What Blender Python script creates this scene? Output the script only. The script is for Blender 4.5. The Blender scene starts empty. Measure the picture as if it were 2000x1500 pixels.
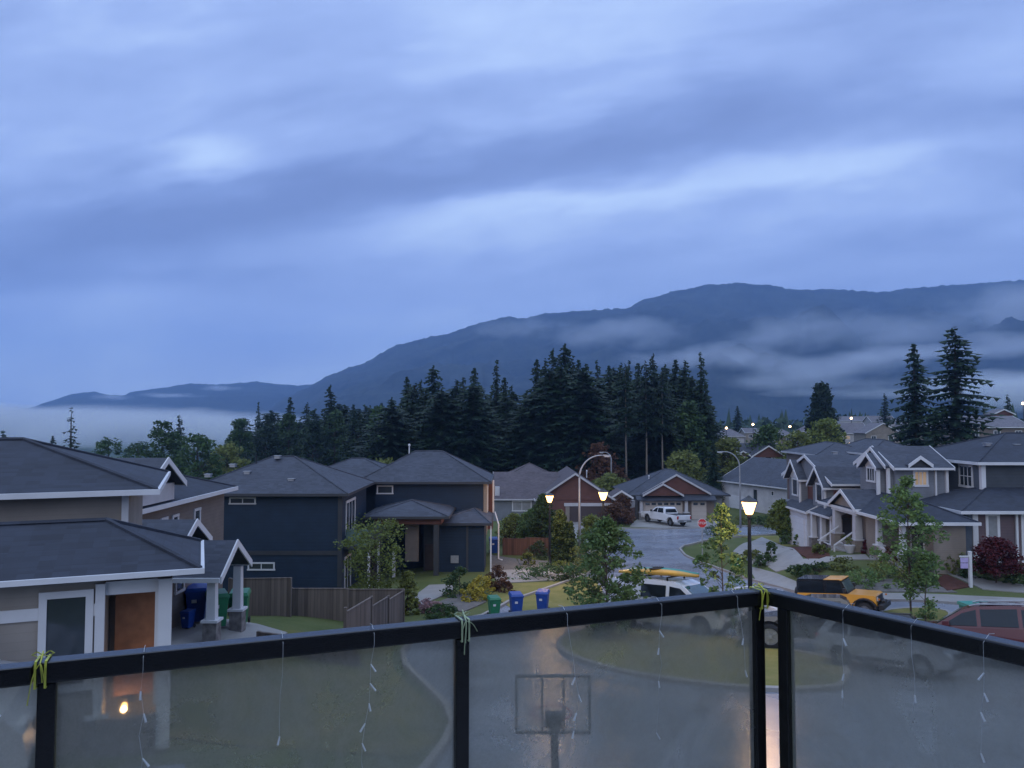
import bpy, bmesh, math, random
from mathutils import Vector, Matrix, noise
R = math.radians
sc = bpy.context.scene
COL = sc.collection

# ---------------------------------------------------------------- camera
EYE = Vector((0.0, 0.0, 9.0))
PITCH = math.atan(70 / 1500)
cam_d = bpy.data.cameras.new('camera')
cam = bpy.data.objects.new('camera', cam_d)
COL.objects.link(cam)
cam.location = EYE
cam.rotation_euler = (math.pi / 2 + PITCH, 0, 0)
cam_d.sensor_width = 36
cam_d.lens = 27
cam_d.clip_start = 0.05
cam_d.clip_end = 30000
sc.camera = cam

# ---------------------------------------------------------------- view
sc.view_settings.view_transform = 'Standard'
sc.view_settings.look = 'None'
sc.view_settings.gamma = 1
sc.view_settings.use_curve_mapping = False
sc.view_settings.exposure = 0.22
try:
    sc.cycles.max_bounces = 6
    sc.cycles.diffuse_bounces = 2
    sc.cycles.glossy_bounces = 3
    sc.cycles.transmission_bounces = 4
    sc.cycles.transparent_max_bounces = 12
    sc.cycles.volume_bounces = 1
    sc.cycles.volume_step_rate = 1.0
    sc.cycles.volume_max_steps = 64
    sc.cycles.use_denoising = True
    sc.cycles.caustics_reflective = False
    sc.cycles.caustics_refractive = False
except Exception:
    pass

# ---------------------------------------------------------------- node helpers
def nd(t, typ, **kw):
    n = t.nodes.new(typ)
    for k, v in kw.items():
        if k.startswith('i_'):
            n.inputs[k[2:].replace('_', ' ')].default_value = v
        elif k.startswith('n_'):
            n.inputs[int(k[2:])].default_value = v
        else:
            setattr(n, k, v)
    return n
def mth(t, op, a, b=None, c=None, clamp=False):
    n = t.nodes.new('ShaderNodeMath'); n.operation = op; n.use_clamp = clamp
    for i, v in enumerate((a, b, c)):
        if v is None: continue
        if isinstance(v, (int, float)): n.inputs[i].default_value = v
        else: t.links.new(v, n.inputs[i])
    return n.outputs[0]
def ramp(t, fac, stops):
    n = t.nodes.new('ShaderNodeValToRGB')
    e = n.color_ramp.elements
    while len(e) < len(stops): e.new(0.5)
    for q, (p, c) in zip(e, stops):
        q.position = p
        q.color = (c if len(c) == 4 else (*c, 1)) if isinstance(c, tuple) else (c, c, c, 1)
    t.links.new(fac, n.inputs[0])
    return n.outputs[0]
def mixc(t, fac, a, b):
    n = t.nodes.new('ShaderNodeMix'); n.data_type = 'RGBA'
    for i, v in ((0, fac), (6, a), (7, b)):
        if isinstance(v, (int, float)): n.inputs[i].default_value = v
        elif isinstance(v, tuple): n.inputs[i].default_value = (*v, 1) if len(v) == 3 else v
        else: t.links.new(v, n.inputs[i])
    return n.outputs[2]

# ---------------------------------------------------------------- sky (dusk overcast)
w = bpy.data.worlds.new('World'); sc.world = w; w.use_nodes = True
t = w.node_tree; t.nodes.clear()
SUN_EL, SUN_AZ = R(28), R(200)
sky = nd(t, 'ShaderNodeTexSky', sky_type='NISHITA', sun_disc=False)
sky.sun_elevation = SUN_EL; sky.sun_rotation = SUN_AZ
tc = nd(t, 'ShaderNodeTexCoord')
sp = nd(t, 'ShaderNodeSeparateXYZ'); t.links.new(tc.outputs['Generated'], sp.inputs[0])
X, Y, Z = sp.outputs
ay = mth(t, 'MAXIMUM', mth(t, 'ABSOLUTE', Y), 0.15)
U = mth(t, 'DIVIDE', X, ay); V = mth(t, 'DIVIDE', Z, ay)
cb = nd(t, 'ShaderNodeCombineXYZ')
# cloud layers are stretched along a slightly rising direction
Vr = mth(t, 'SUBTRACT', V, mth(t, 'MULTIPLY', U, 0.13))
t.links.new(U, cb.inputs[0]); t.links.new(mth(t, 'MULTIPLY', Vr, 3.6), cb.inputs[1])
n1 = nd(t, 'ShaderNodeTexNoise', i_Scale=1.45, i_Detail=4.0, i_Roughness=0.5, i_Distortion=0.5)
t.links.new(cb.outputs[0], n1.inputs['Vector'])
n2 = nd(t, 'ShaderNodeTexNoise', i_Scale=5.5, i_Detail=4.0, i_Roughness=0.55)
t.links.new(cb.outputs[0], n2.inputs['Vector'])
wob = mth(t, 'MULTIPLY', mth(t, 'SUBTRACT', n2.outputs[0], 0.5), 0.075)
def band(u0, v0, slope, width, ulo, uhi, soft=0.25):
    d = mth(t, 'SUBTRACT', mth(t, 'ADD', V, wob), mth(t, 'ADD', mth(t, 'MULTIPLY', mth(t, 'SUBTRACT', U, u0), slope), v0))
    q = mth(t, 'DIVIDE', d, width)
    g = mth(t, 'POWER', 2.718, mth(t, 'MULTIPLY', mth(t, 'MULTIPLY', q, q), -1.0))
    a = nd(t, 'ShaderNodeMapRange', interpolation_type='SMOOTHSTEP', n_1=ulo - soft, n_2=ulo + soft); t.links.new(U, a.inputs[0])
    b = nd(t, 'ShaderNodeMapRange', interpolation_type='SMOOTHSTEP', n_1=uhi + soft, n_2=uhi - soft); t.links.new(U, b.inputs[0])
    return mth(t, 'MULTIPLY', g, mth(t, 'MULTIPLY', a.outputs[0], b.outputs[0]))
f = mth(t, 'ADD', mth(t, 'MULTIPLY', mth(t, 'SUBTRACT', n1.outputs[0], 0.5), 0.95), 0.52)
n3 = nd(t, 'ShaderNodeTexNoise', i_Scale=2.6, i_Detail=5.0, i_Roughness=0.55, i_Distortion=0.8)
cb3 = nd(t, 'ShaderNodeCombineXYZ'); t.links.new(mth(t, 'ADD', U, 7.3), cb3.inputs[0]); t.links.new(mth(t, 'MULTIPLY', Vr, 2.2), cb3.inputs[1]); t.links.new(cb3.outputs[0], n3.inputs['Vector'])
f = mth(t, 'ADD', f, mth(t, 'MULTIPLY', mth(t, 'SUBTRACT', n2.outputs[0], 0.5), 0.34))
f = mth(t, 'ADD', f, mth(t, 'MULTIPLY', mth(t, 'SUBTRACT', n3.outputs[0], 0.5), 0.5))
for args, amp in (((0.0, 0.282, 0.13, 0.026, -0.2, 0.62), 0.42), ((0.25, 0.25, 0.08, 0.035, -0.2, 0.7), 0.14), ((-0.3, 0.285, 0.16, 0.045, -0.75, 0.35), -0.50),
                  ((-0.45, 0.49, 0.10, 0.05, -0.55, -0.2), -0.20), ((-0.42, 0.345, 0.02, 0.03, -0.46, -0.36, 0.07), 0.45),
                  ((-0.5, 0.185, 0.0, 0.018, -0.9, -0.2), -0.18), ((0.35, 0.23, 0.03, 0.03, 0.0, 0.7), -0.12),
                  ((0.0, 0.52, 0.0, 0.07, -0.35, 0.3), 0.22), ((0.0, 0.07, 0.0, 0.09, -1.2, 0.3), 0.22)):
    f = mth(t, 'ADD', f, mth(t, 'MULTIPLY', band(*args), amp))
cloud = ramp(t, f, [(0.0, (0.185, 0.26, 0.52)), (0.3, (0.245, 0.345, 0.66)), (0.58, (0.36, 0.49, 0.85)), (1.0, (0.62, 0.80, 1.08))])
hi = nd(t, 'ShaderNodeMapRange', interpolation_type='SMOOTHSTEP', n_1=0.5, n_2=0.95); t.links.new(Z, hi.inputs[0])
top = mixc(t, hi.outputs[0], cloud, (0.92, 1.16, 1.62))
sc10 = nd(t, 'ShaderNodeMix', data_type='RGBA', blend_type='MULTIPLY'); sc10.inputs[0].default_value = 1
t.links.new(top, sc10.inputs[6]); sc10.inputs[7].default_value = (10, 10, 10, 1)
fin = mixc(t, 0.94, sky.outputs[0], sc10.outputs[2])
bg = nd(t, 'ShaderNodeBackground', i_Strength=0.1); t.links.new(fin, bg.inputs[0])
out = nd(t, 'ShaderNodeOutputWorld'); t.links.new(bg.outputs[0], out.inputs[0])

sd = bpy.data.lights.new('sun', 'SUN'); so = bpy.data.objects.new('sun', sd); COL.objects.link(so)
sd.energy = 0.5; sd.angle = R(40); sd.color = (1.0, 0.96, 0.9)
so.rotation_euler = (math.pi / 2 - SUN_EL, 0, math.pi - SUN_AZ + math.pi * 0)
so.location = (0, -20, 60)

# ---------------------------------------------------------------- tagging and mesh helpers
def tag(o, label=None, cat=None, group=None, kind=None):
    if label: o['label'] = label
    if cat: o['category'] = cat
    if group: o['group'] = group
    if kind: o['kind'] = kind
    return o
def empty(name, loc=(0, 0, 0), rz=0.0, label=None, cat=None, group=None):
    o = bpy.data.objects.new(name, None); COL.objects.link(o)
    o.location = loc; o.rotation_euler = (0, 0, rz); o.empty_display_size = 0.3
    return tag(o, label, cat, group)
def kids(o): return [c for c in o.children]
def copy_tree(o, parent=None):
    ch = list(o.children)
    c = o.copy(); COL.objects.link(c); c.parent = parent
    for k in ch: copy_tree(k, c)
    return c

class MB:
    def __init__(s): s.v = []; s.f = []
    def quad(s, *p): s.poly(list(p))
    def poly(s, pts):
        n = len(s.v); s.v += [tuple(p) for p in pts]; s.f.append(tuple(range(n, n + len(pts)))); return s
    def add(s, vs, fs):
        n = len(s.v); s.v += [tuple(p) for p in vs]; s.f += [tuple(i + n for i in q) for q in fs]; return s
    def box(s, x0, x1, y0, y1, z0, z1):
        if x0 > x1: x0, x1 = x1, x0
        if y0 > y1: y0, y1 = y1, y0
        if z0 > z1: z0, z1 = z1, z0
        return s.add([(x0,y0,z0),(x1,y0,z0),(x1,y1,z0),(x0,y1,z0),(x0,y0,z1),(x1,y0,z1),(x1,y1,z1),(x0,y1,z1)],
                     [(0,3,2,1),(4,5,6,7),(0,1,5,4),(1,2,6,5),(2,3,7,6),(3,0,4,7)])
    def prism(s, base, top):
        n = len(base)
        return s.add(list(base) + list(top), [tuple(range(n))[::-1], tuple(range(n, 2 * n))] +
                     [(i, (i + 1) % n, (i + 1) % n + n, i + n) for i in range(n)])
    def slab(s, pts, th):                                   # roof plane with thickness straight down
        return s.prism([(p[0], p[1], p[2] - th) for p in pts], pts)
    def tube(s, pts, r, seg=8, cap=True):
        pts = [Vector(p) for p in pts]; n = len(pts)
        rr = r if isinstance(r, (list, tuple)) else [r] * n
        vs = []; fs = []
        for i, p in enumerate(pts):
            d = (pts[min(i + 1, n - 1)] - pts[max(i - 1, 0)])
            d = d.normalized() if d.length > 1e-9 else Vector((0, 0, 1))
            a = d.cross(Vector((0, 0, 1)))
            if a.length < 0.05: a = d.cross(Vector((1, 0, 0)))
            a.normalize(); b = d.cross(a)
            for k in range(seg):
                q = 2 * math.pi * k / seg
                vs.append(p + (a * math.cos(q) + b * math.sin(q)) * rr[i])
        for i in range(n - 1):
            for k in range(seg):
                k2 = (k + 1) % seg
                fs.append((i * seg + k, i * seg + k2, (i + 1) * seg + k2, (i + 1) * seg + k))
        if cap: fs += [tuple(range(seg))[::-1], tuple(range((n - 1) * seg, n * seg))]
        return s.add(vs, fs)
    def lathe(s, prof, c=(0, 0, 0), seg=16):
        vs = []; fs = []
        for r, z in prof:
            for k in range(seg):
                q = 2 * math.pi * k / seg
                vs.append((c[0] + r * math.cos(q), c[1] + r * math.sin(q), c[2] + z))
        for i in range(len(prof) - 1):
            for k in range(seg):
                k2 = (k + 1) % seg
                fs.append((i * seg + k, i * seg + k2, (i + 1) * seg + k2, (i + 1) * seg + k))
        fs += [tuple(range(seg))[::-1], tuple(range((len(prof) - 1) * seg, len(prof) * seg))]
        return s.add(vs, fs)
    def build(s, name, mat, parent=None, smooth=False, org=None, bevel=0.0, tri=False):
        me = bpy.data.meshes.new(name)
        o3 = Vector(org) if org is not None else (ORG.get(parent.name, Vector()) if parent else Vector())
        me.from_pydata([(a - o3.x, b - o3.y, c - o3.z) for a, b, c in s.v], [], s.f)
        if tri or bevel:
            bm = bmesh.new(); bm.from_mesh(me)
            if tri: bmesh.ops.triangulate(bm, faces=[f for f in bm.faces if len(f.verts) > 4])
            bm.to_mesh(me); bm.free()
        me.update()
        if smooth:
            for p in me.polygons: p.use_smooth = True
        if mat: me.materials.append(mat)
        o = bpy.data.objects.new(name, me); COL.objects.link(o)
        if parent:
            o.parent = parent
            if parent.name in ORG: ORG[o.name] = ORG[parent.name]
        if bevel:
            m = o.modifiers.new('bevel', 'BEVEL'); m.width = bevel; m.segments = 2; m.limit_method = 'ANGLE'
        return o
ORG = {}
def house(name, loc, label, cat='house', group=None):
    o = empty(name, loc, 0, label, cat, group); ORG[o.name] = Vector(loc); return o

# rays of the photograph, used to measure where real things stand
def ray(px, py):
    cx, cy = (px - 1000) / 1500, (750 - py) / 1500
    return Vector((cx, math.cos(PITCH) - cy * math.sin(PITCH), math.sin(PITCH) + cy * math.cos(PITCH)))
def PS(px, py, Y):                                           # on the plane y = Y
    d = ray(px, py); return EYE + d * (Y / d.y)
def PW(px, py, X):                                           # on the plane x = X
    d = ray(px, py); return EYE + d * (X / d.x)
def PZ(px, py, z):
    d = ray(px, py); return EYE + d * ((z - EYE.z) / d.z)
def PX(px, Y): return (px - 1000) / 1500 * Y                 # approx x at depth

# ---------------------------------------------------------------- terrain height
def lerp_tab(tab, v):
    if v <= tab[0][0]: return tab[0][1]
    for (a, b), (c, d) in zip(tab, tab[1:]):
        if v <= c:
            return b + (d - b) * (v - a) / (c - a)
    return tab[-1][1]
def sstep(a, b, v):
    q = min(1, max(0, (v - a) / (b - a))); return q * q * (3 - 2 * q)
MAIN = [(0, 3.1), (12, 2.95), (20, 1.85), (26, 0.95), (33, 0.05), (40, -0.6), (50, -1.25), (60, -1.75), (70, -1.95), (84, -2.15), (95, -2.75), (130, -4.2), (200, -7), (400, -13), (900, -24), (7000, -40)]
LEFT = [(0, 3.1), (16, 2.9), (22, 2.5), (27, 2.05), (32, 0.9), (36, 0.1), (46, -1.2), (56, -2.1), (70, -2.8), (95, -3.6), (130, -5.5), (200, -12), (400, -26), (900, -48), (7000, -75)]
RIGHT = [(0, 3.0), (12, 2.9), (20, 2.0), (30, 0.5), (36, 0.1), (39, 0.15), (44, 0.55), (48, 0.8), (52, 0.35), (58, -0.5), (66, -1.4), (80, -2.2), (95, -2.6), (130, -2.4), (200, -1.5), (400, -4), (900, -14), (7000, -30)]
def T(x, y):
    m = lerp_tab(MAIN, y)
    wl = sstep(-5, -10, x + max(0, y - 60) * 0.0) if False else sstep(-4.5, -10.5, x)
    wr = sstep(14.5, 19.5, x)
    if y > 95:
        wl = sstep(0, -0.35 * y, x); wr = sstep(0.05 * y, 0.25 * y, x)
    return m + (lerp_tab(LEFT, y) - m) * wl + (lerp_tab(RIGHT, y) - m) * wr
def G(px, py, off=0.0):                                      # where that ray meets the terrain
    d = ray(px, py); a, b = 3.0, 900.0
    for _ in range(60):
        m = (a + b) / 2; p = EYE + d * m
        if p.z > T(p.x, p.y) + off: a = m
        else: b = m
    p = EYE + d * a
    return (p.x, p.y)

# ---------------------------------------------------------------- materials
MATS = {}
def base_mat(name):
    m = bpy.data.materials.new(name); m.use_nodes = True
    t = m.node_tree; b = t.nodes['Principled BSDF']; return m, t, b
def coords(t, world=False):
    if world:
        g = nd(t, 'ShaderNodeNewGeometry'); return g.outputs['Position']
    return nd(t, 'ShaderNodeTexCoord').outputs['Object']
def pmat(name, col, rough=0.6, var=0.15, scale=3.0, bump=0.0, bscale=30.0, metal=0.0, spec=0.5, coat=0.0, world=False, detail=4.0, emit=None, estr=0.0):
    if name in MATS: return MATS[name]
    m, t, b = base_mat(name)
    b.inputs['Roughness'].default_value = rough; b.inputs['Metallic'].default_value = metal
    b.inputs['Specular IOR Level'].default_value = spec; b.inputs['Coat Weight'].default_value = coat
    co = coords(t, world)
    n = nd(t, 'ShaderNodeTexNoise', i_Scale=scale, i_Detail=detail); t.links.new(co, n.inputs['Vector'])
    lo = tuple(c * (1 - var) for c in col); hi = tuple(min(1, c * (1 + var)) for c in col)
    t.links.new(ramp(t, n.outputs[0], [(0.3, lo), (0.7, hi)]), b.inputs['Base Color'])
    if bump:
        n2 = nd(t, 'ShaderNodeTexNoise', i_Scale=bscale, i_Detail=3.0); t.links.new(co, n2.inputs['Vector'])
        bp = nd(t, 'ShaderNodeBump', i_Strength=bump, i_Distance=0.02); t.links.new(n2.outputs[0], bp.inputs['Height'])
        t.links.new(bp.outputs[0], b.inputs['Normal'])
    if emit:
        b.inputs['Emission Color'].default_value = (*emit, 1); b.inputs['Emission Strength'].default_value = estr
    MATS[name] = m; return m
def siding(name, col, period=0.16, depth=0.35, var=0.14, rough=0.75):
    m, t, b = base_mat(name); b.inputs['Roughness'].default_value = rough
    co = coords(t); s = nd(t, 'ShaderNodeSeparateXYZ'); t.links.new(co, s.inputs[0])
    fr = mth(t, 'FRACT', mth(t, 'DIVIDE', s.outputs[2], period))
    line = ramp(t, fr, [(0.0, 0.55), (0.14, 1.0), (1.0, 0.92)])
    n = nd(t, 'ShaderNodeTexNoise', i_Scale=1.3, i_Detail=5.0); t.links.new(co, n.inputs['Vector'])
    c = ramp(t, n.outputs[0], [(0.3, tuple(q * (1 - var) for q in col)), (0.7, tuple(q * (1 + var) for q in col))])
    mx = nd(t, 'ShaderNodeMix', data_type='RGBA', blend_type='MULTIPLY'); mx.inputs[0].default_value = depth * 2
    t.links.new(c, mx.inputs[6]); t.links.new(line, mx.inputs[7]); t.links.new(mx.outputs[2], b.inputs['Base Color'])
    bp = nd(t, 'ShaderNodeBump', i_Strength=depth, i_Distance=0.03); t.links.new(fr, bp.inputs['Height']); t.links.new(bp.outputs[0], b.inputs['Normal'])
    return m
def shingle(name, col, rough=0.82):
    m, t, b = base_mat(name); b.inputs['Roughness'].default_value = rough; b.inputs['Specular IOR Level'].default_value = 0.5
    co = coords(t); s = nd(t, 'ShaderNodeSeparateXYZ'); t.links.new(co, s.inputs[0])
    row = mth(t, 'DIVIDE', s.outputs[2], 0.075)
    fl = mth(t, 'FLOOR', row); fr = mth(t, 'FRACT', row)
    cb = nd(t, 'ShaderNodeCombineXYZ')
    t.links.new(mth(t, 'FLOOR', mth(t, 'MULTIPLY', s.outputs[0], 3.6)), cb.inputs[0])
    t.links.new(mth(t, 'FLOOR', mth(t, 'MULTIPLY', s.outputs[1], 3.6)), cb.inputs[1]); t.links.new(fl, cb.inputs[2])
    wn = nd(t, 'ShaderNodeTexWhiteNoise'); t.links.new(cb.outputs[0], wn.inputs['Vector'])
    n = nd(t, 'ShaderNodeTexNoise', i_Scale=0.6, i_Detail=6.0, i_Roughness=0.6); t.links.new(co, n.inputs['Vector'])
    v = mth(t, 'ADD', mth(t, 'MULTIPLY', wn.outputs[0], 0.32), mth(t, 'MULTIPLY', n.outputs[0], 0.75))
    c = ramp(t, v, [(0.2, tuple(q * 0.62 for q in col)), (0.85, tuple(q * 1.42 for q in col))])
    line = ramp(t, fr, [(0.0, 0.72), (0.2, 1.0)])
    mx = nd(t, 'ShaderNodeMix', data_type='RGBA', blend_type='MULTIPLY'); mx.inputs[0].default_value = 0.7
    t.links.new(c, mx.inputs[6]); t.links.new(line, mx.inputs[7]); t.links.new(mx.outputs[2], b.inputs['Base Color'])
    bp = nd(t, 'ShaderNodeBump', i_Strength=0.3, i_Distance=0.015); t.links.new(mth(t, 'ADD', fr, wn.outputs[0]), bp.inputs['Height']); t.links.new(bp.outputs[0], b.inputs['Normal'])
    return m
def planks(name, col, wdt=0.14):
    m, t, b = base_mat(name); b.inputs['Roughness'].default_value = 0.85
    co = coords(t); s = nd(t, 'ShaderNodeSeparateXYZ'); t.links.new(co, s.inputs[0])
    a = mth(t, 'DIVIDE', mth(t, 'ADD', s.outputs[0], mth(t, 'MULTIPLY', s.outputs[1], 0.9)), wdt)
    fl = mth(t, 'FLOOR', a); fr = mth(t, 'FRACT', a)
    wn = nd(t, 'ShaderNodeTexWhiteNoise', noise_dimensions='1D'); t.links.new(fl, wn.inputs['W'])
    cb = nd(t, 'ShaderNodeCombineXYZ'); t.links.new(a, cb.inputs[0]); t.links.new(mth(t, 'MULTIPLY', s.outputs[2], 0.6), cb.inputs[2])
    n = nd(t, 'ShaderNodeTexNoise', i_Scale=1.5, i_Detail=5.0); t.links.new(cb.outputs[0], n.inputs['Vector'])
    v = mth(t, 'ADD', mth(t, 'MULTIPLY', wn.outputs[0], 0.5), mth(t, 'MULTIPLY', n.outputs[0], 0.6))
    c = ramp(t, v, [(0.2, tuple(q * 0.6 for q in col)), (0.85, tuple(q * 1.35 for q in col))])
    line = ramp(t, fr, [(0.0, 0.3), (0.1, 1.0)])
    mx = nd(t, 'ShaderNodeMix', data_type='RGBA', blend_type='MULTIPLY'); mx.inputs[0].default_value = 1
    t.links.new(c, mx.inputs[6]); t.links.new(line, mx.inputs[7]); t.links.new(mx.outputs[2], b.inputs['Base Color'])
    return m
def leafmat(name, col, var=0.5, tr=0.25):
    m, t, b = base_mat(name)
    g = nd(t, 'ShaderNodeNewGeometry')
    n = nd(t, 'ShaderNodeTexNoise', i_Scale=1.1, i_Detail=3.0); t.links.new(coords(t), n.inputs['Vector'])
    v = mth(t, 'ADD', mth(t, 'MULTIPLY', g.outputs['Random Per Island'], 0.55), mth(t, 'MULTIPLY', n.outputs[0], 0.55))
    oi = nd(t, 'ShaderNodeObjectInfo')
    v = mth(t, 'ADD', v, mth(t, 'MULTIPLY', mth(t, 'SUBTRACT', oi.outputs['Random'], 0.5), 0.25))
    c = ramp(t, v, [(0.15, tuple(q * (1 - var) for q in col)), (0.55, col), (0.95, (min(1, col[0] * (1 + var * 1.5)), min(1, col[1] * (1 + var * 1.3)), col[2] * (1 + var)))])
    t.links.new(c, b.inputs['Base Color']); b.inputs['Roughness'].default_value = 0.6; b.inputs['Specular IOR Level'].default_value = 0.3
    tl = nd(t, 'ShaderNodeBsdfTranslucent'); t.links.new(c, tl.inputs[0])
    ms = nd(t, 'ShaderNodeMixShader'); ms.inputs[0].default_value = tr
    t.links.new(b.outputs[0], ms.inputs[1]); t.links.new(tl.outputs[0], ms.inputs[2])
    t.links.new(ms.outputs[0], t.nodes['Material Output'].inputs[0])
    return m
def groundmat(name, stops, scale, rough=0.9, bump=0.4, fine=25.0, spec=0.2, stops2=None):
    m, t, b = base_mat(name); b.inputs['Specular IOR Level'].default_value = spec
    co = coords(t, True)
    n = nd(t, 'ShaderNodeTexNoise', i_Scale=scale, i_Detail=6.0, i_Roughness=0.6); t.links.new(co, n.inputs['Vector'])
    n2 = nd(t, 'ShaderNodeTexNoise', i_Scale=fine, i_Detail=3.0); t.links.new(co, n2.inputs['Vector'])
    v = mth(t, 'ADD', mth(t, 'MULTIPLY', n.outputs[0], 0.7), mth(t, 'MULTIPLY', n2.outputs[0], 0.3))
    t.links.new(ramp(t, v, stops), b.inputs['Base Color'])
    if isinstance(rough, tuple):
        n3 = nd(t, 'ShaderNodeTexNoise', i_Scale=0.35, i_Detail=4.0); t.links.new(co, n3.inputs['Vector'])
        t.links.new(ramp(t, n3.outputs[0], [(0.35, rough[0]), (0.65, rough[1])]), b.inputs['Roughness'])
    else: b.inputs['Roughness'].default_value = rough
    if bump:
        bp = nd(t, 'ShaderNodeBump', i_Strength=bump, i_Distance=0.03); t.links.new(n2.outputs[0], bp.inputs['Height']); t.links.new(bp.outputs[0], b.inputs['Normal'])
    return m

M = {}
M['white'] = pmat('white_trim', (0.56, 0.57, 0.59), 0.5, 0.06, 1.5)
M['greytrim'] = pmat('pale_trim', (0.42, 0.42, 0.44), 0.55, 0.08, 2)
M['darktrim'] = pmat('dark_trim', (0.035, 0.038, 0.045), 0.5, 0.1, 2)
M['beige'] = siding('beige_siding', (0.25, 0.225, 0.20), 0.16, 0.14)
M['navy'] = siding('navy_siding', (0.009, 0.025, 0.052), 0.2, 0.5)
M['navy2'] = siding('slate_siding', (0.055, 0.065, 0.078), 0.2)
M['brown'] = siding('brown_siding', (0.12, 0.05, 0.04), 0.18)
M['brown2'] = siding('taupe_siding', (0.17, 0.14, 0.125), 0.16)
M['grey'] = siding('grey_siding', (0.17, 0.185, 0.21), 0.16)
M['bluegrey'] = siding('blue_grey_siding', (0.10, 0.12, 0.15), 0.16)
M['mauve'] = siding('plum_siding', (0.125, 0.09, 0.10), 0.16)
M['pale'] = siding('pale_siding', (0.48, 0.48, 0.5), 0.16, 0.2)
M['tan'] = siding('tan_shingle_siding', (0.24, 0.21, 0.18), 0.12)
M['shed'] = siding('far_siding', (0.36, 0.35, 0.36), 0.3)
M['roof'] = shingle('asphalt_shingle', (0.043, 0.050, 0.068))
M['roofd'] = shingle('dark_shingle', (0.022, 0.028, 0.043))
M['roof2'] = shingle('brown_shingle', (0.075, 0.062, 0.07))
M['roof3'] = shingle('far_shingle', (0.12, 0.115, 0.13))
M['stone'] = pmat('stone', (0.16, 0.15, 0.145), 0.9, 0.45, 5, 0.6, 12)
M['door_brown'] = pmat('stained_wood', (0.26, 0.115, 0.055), 0.6, 0.25, 4)
M['door_dark'] = pmat('dark_door', (0.045, 0.03, 0.032), 0.5, 0.2, 3)
M['garage'] = siding('garage_panel', (0.46, 0.42, 0.39), 0.53, 0.25, 0.05, 0.5)
M['garage_white'] = siding('white_garage_panel', (0.6, 0.61, 0.65), 0.53, 0.15, 0.05, 0.5)
M['garage_dark'] = siding('dark_garage_panel', (0.05, 0.038, 0.042), 0.53, 0.3, 0.1, 0.5)
M['fence'] = planks('weathered_fence', (0.125, 0.10, 0.085))
M['fence2'] = planks('brown_fence', (0.10, 0.052, 0.038))
M['black'] = pmat('black_metal', (0.012, 0.012, 0.014), 0.32, 0.2, 8)
M['railblack'] = pmat('black_powdercoat', (0.006, 0.0065, 0.008), 0.26, 0.15, 20, 0.05, 200, spec=0.5)
M['metal'] = pmat('galvanised', (0.32, 0.33, 0.35), 0.45, 0.12, 6, metal=0.4)
M['bark'] = pmat('bark', (0.06, 0.045, 0.036), 0.95, 0.4, 8, 0.6, 20)
M['palebark'] = pmat('pale_bark', (0.17, 0.145, 0.12), 0.95, 0.3, 6, 0.4, 20)
M['concrete'] = groundmat('concrete', [(0.3, (0.19, 0.185, 0.175)), (0.7, (0.28, 0.27, 0.255))], 0.8, (0.45, 0.75), 0.15, 30, 0.45)
M['kerb'] = groundmat('kerb_concrete', [(0.3, (0.22, 0.21, 0.20)), (0.7, (0.31, 0.3, 0.285))], 1.0, 0.75, 0.1, 30, 0.4)
M['asphalt'] = groundmat('wet_asphalt', [(0.3, (0.13, 0.148, 0.185)), (0.5, (0.19, 0.21, 0.25)), (0.7, (0.235, 0.255, 0.295))], 0.45, (0.20, 0.34), 0.12, 40, 0.8)
M['grass'] = groundmat('lawn', [(0.25, (0.065, 0.085, 0.024)), (0.5, (0.12, 0.12, 0.04)), (0.75, (0.20, 0.165, 0.075))], 0.8, 0.95, 0.6, 14, 0.1)
M['lawn2'] = groundmat('island_lawn', [(0.25, (0.11, 0.12, 0.035)), (0.5, (0.17, 0.165, 0.055)), (0.75, (0.25, 0.205, 0.09))], 0.9, 0.95, 0.6, 14, 0.1)
M['mulch'] = groundmat('red_mulch', [(0.3, (0.055, 0.028, 0.022)), (0.7, (0.11, 0.05, 0.04))], 2, 0.95, 0.8, 18, 0.1)
M['gravel'] = groundmat('gravel', [(0.3, (0.09, 0.085, 0.08)), (0.7, (0.17, 0.16, 0.15))], 3, 0.9, 0.6, 20, 0.2)
M['rubber'] = pmat('rubber', (0.012, 0.012, 0.013), 0.75, 0.2, 10)
M['rim'] = pmat('alloy_rim', (0.35, 0.36, 0.38), 0.35, 0.1, 10, metal=0.8)
M['plastic'] = pmat('black_plastic', (0.02, 0.02, 0.022), 0.5, 0.2, 8)
M['carglass'] = pmat('car_glass', (0.012, 0.016, 0.02), 0.08, 0.1, 2, spec=0.4)
M['teal_glass'] = pmat('tinted_windscreen', (0.04, 0.085, 0.09), 0.05, 0.1, 2, spec=1.0)
M['winglass'] = pmat('window_glass', (0.035, 0.045, 0.055), 0.08, 0.3, 0.8, spec=0.9)
M['blind'] = pmat('window_blind', (0.22, 0.23, 0.24), 0.5, 0.15, 3, spec=0.6)
M['litglass'] = pmat('lit_window', (0.4, 0.3, 0.18), 0.3, 0.3, 1.5, emit=(1.0, 0.62, 0.35), estr=0.12)
M['red_lens'] = pmat('red_lens', (0.35, 0.012, 0.012), 0.15, 0.1, 8)
M['clear_lens'] = pmat('clear_lens', (0.5, 0.52, 0.55), 0.12, 0.1, 8)
M['orange_lens'] = pmat('orange_lens', (0.5, 0.15, 0.02), 0.2, 0.1, 8)
def paint(name, col, rough=0.3): return pmat(name, col, rough, 0.07, 1.2, coat=0.5, spec=0.5)
M['p_white'] = paint('white_paint', (0.62, 0.63, 0.66))
M['p_yellow'] = paint('yellow_orange_paint', (0.78, 0.36, 0.045))
M['p_red'] = paint('dark_red_paint', (0.085, 0.009, 0.010), 0.25)
M['p_black'] = paint('black_paint', (0.01, 0.01, 0.012), 0.22)
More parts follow.
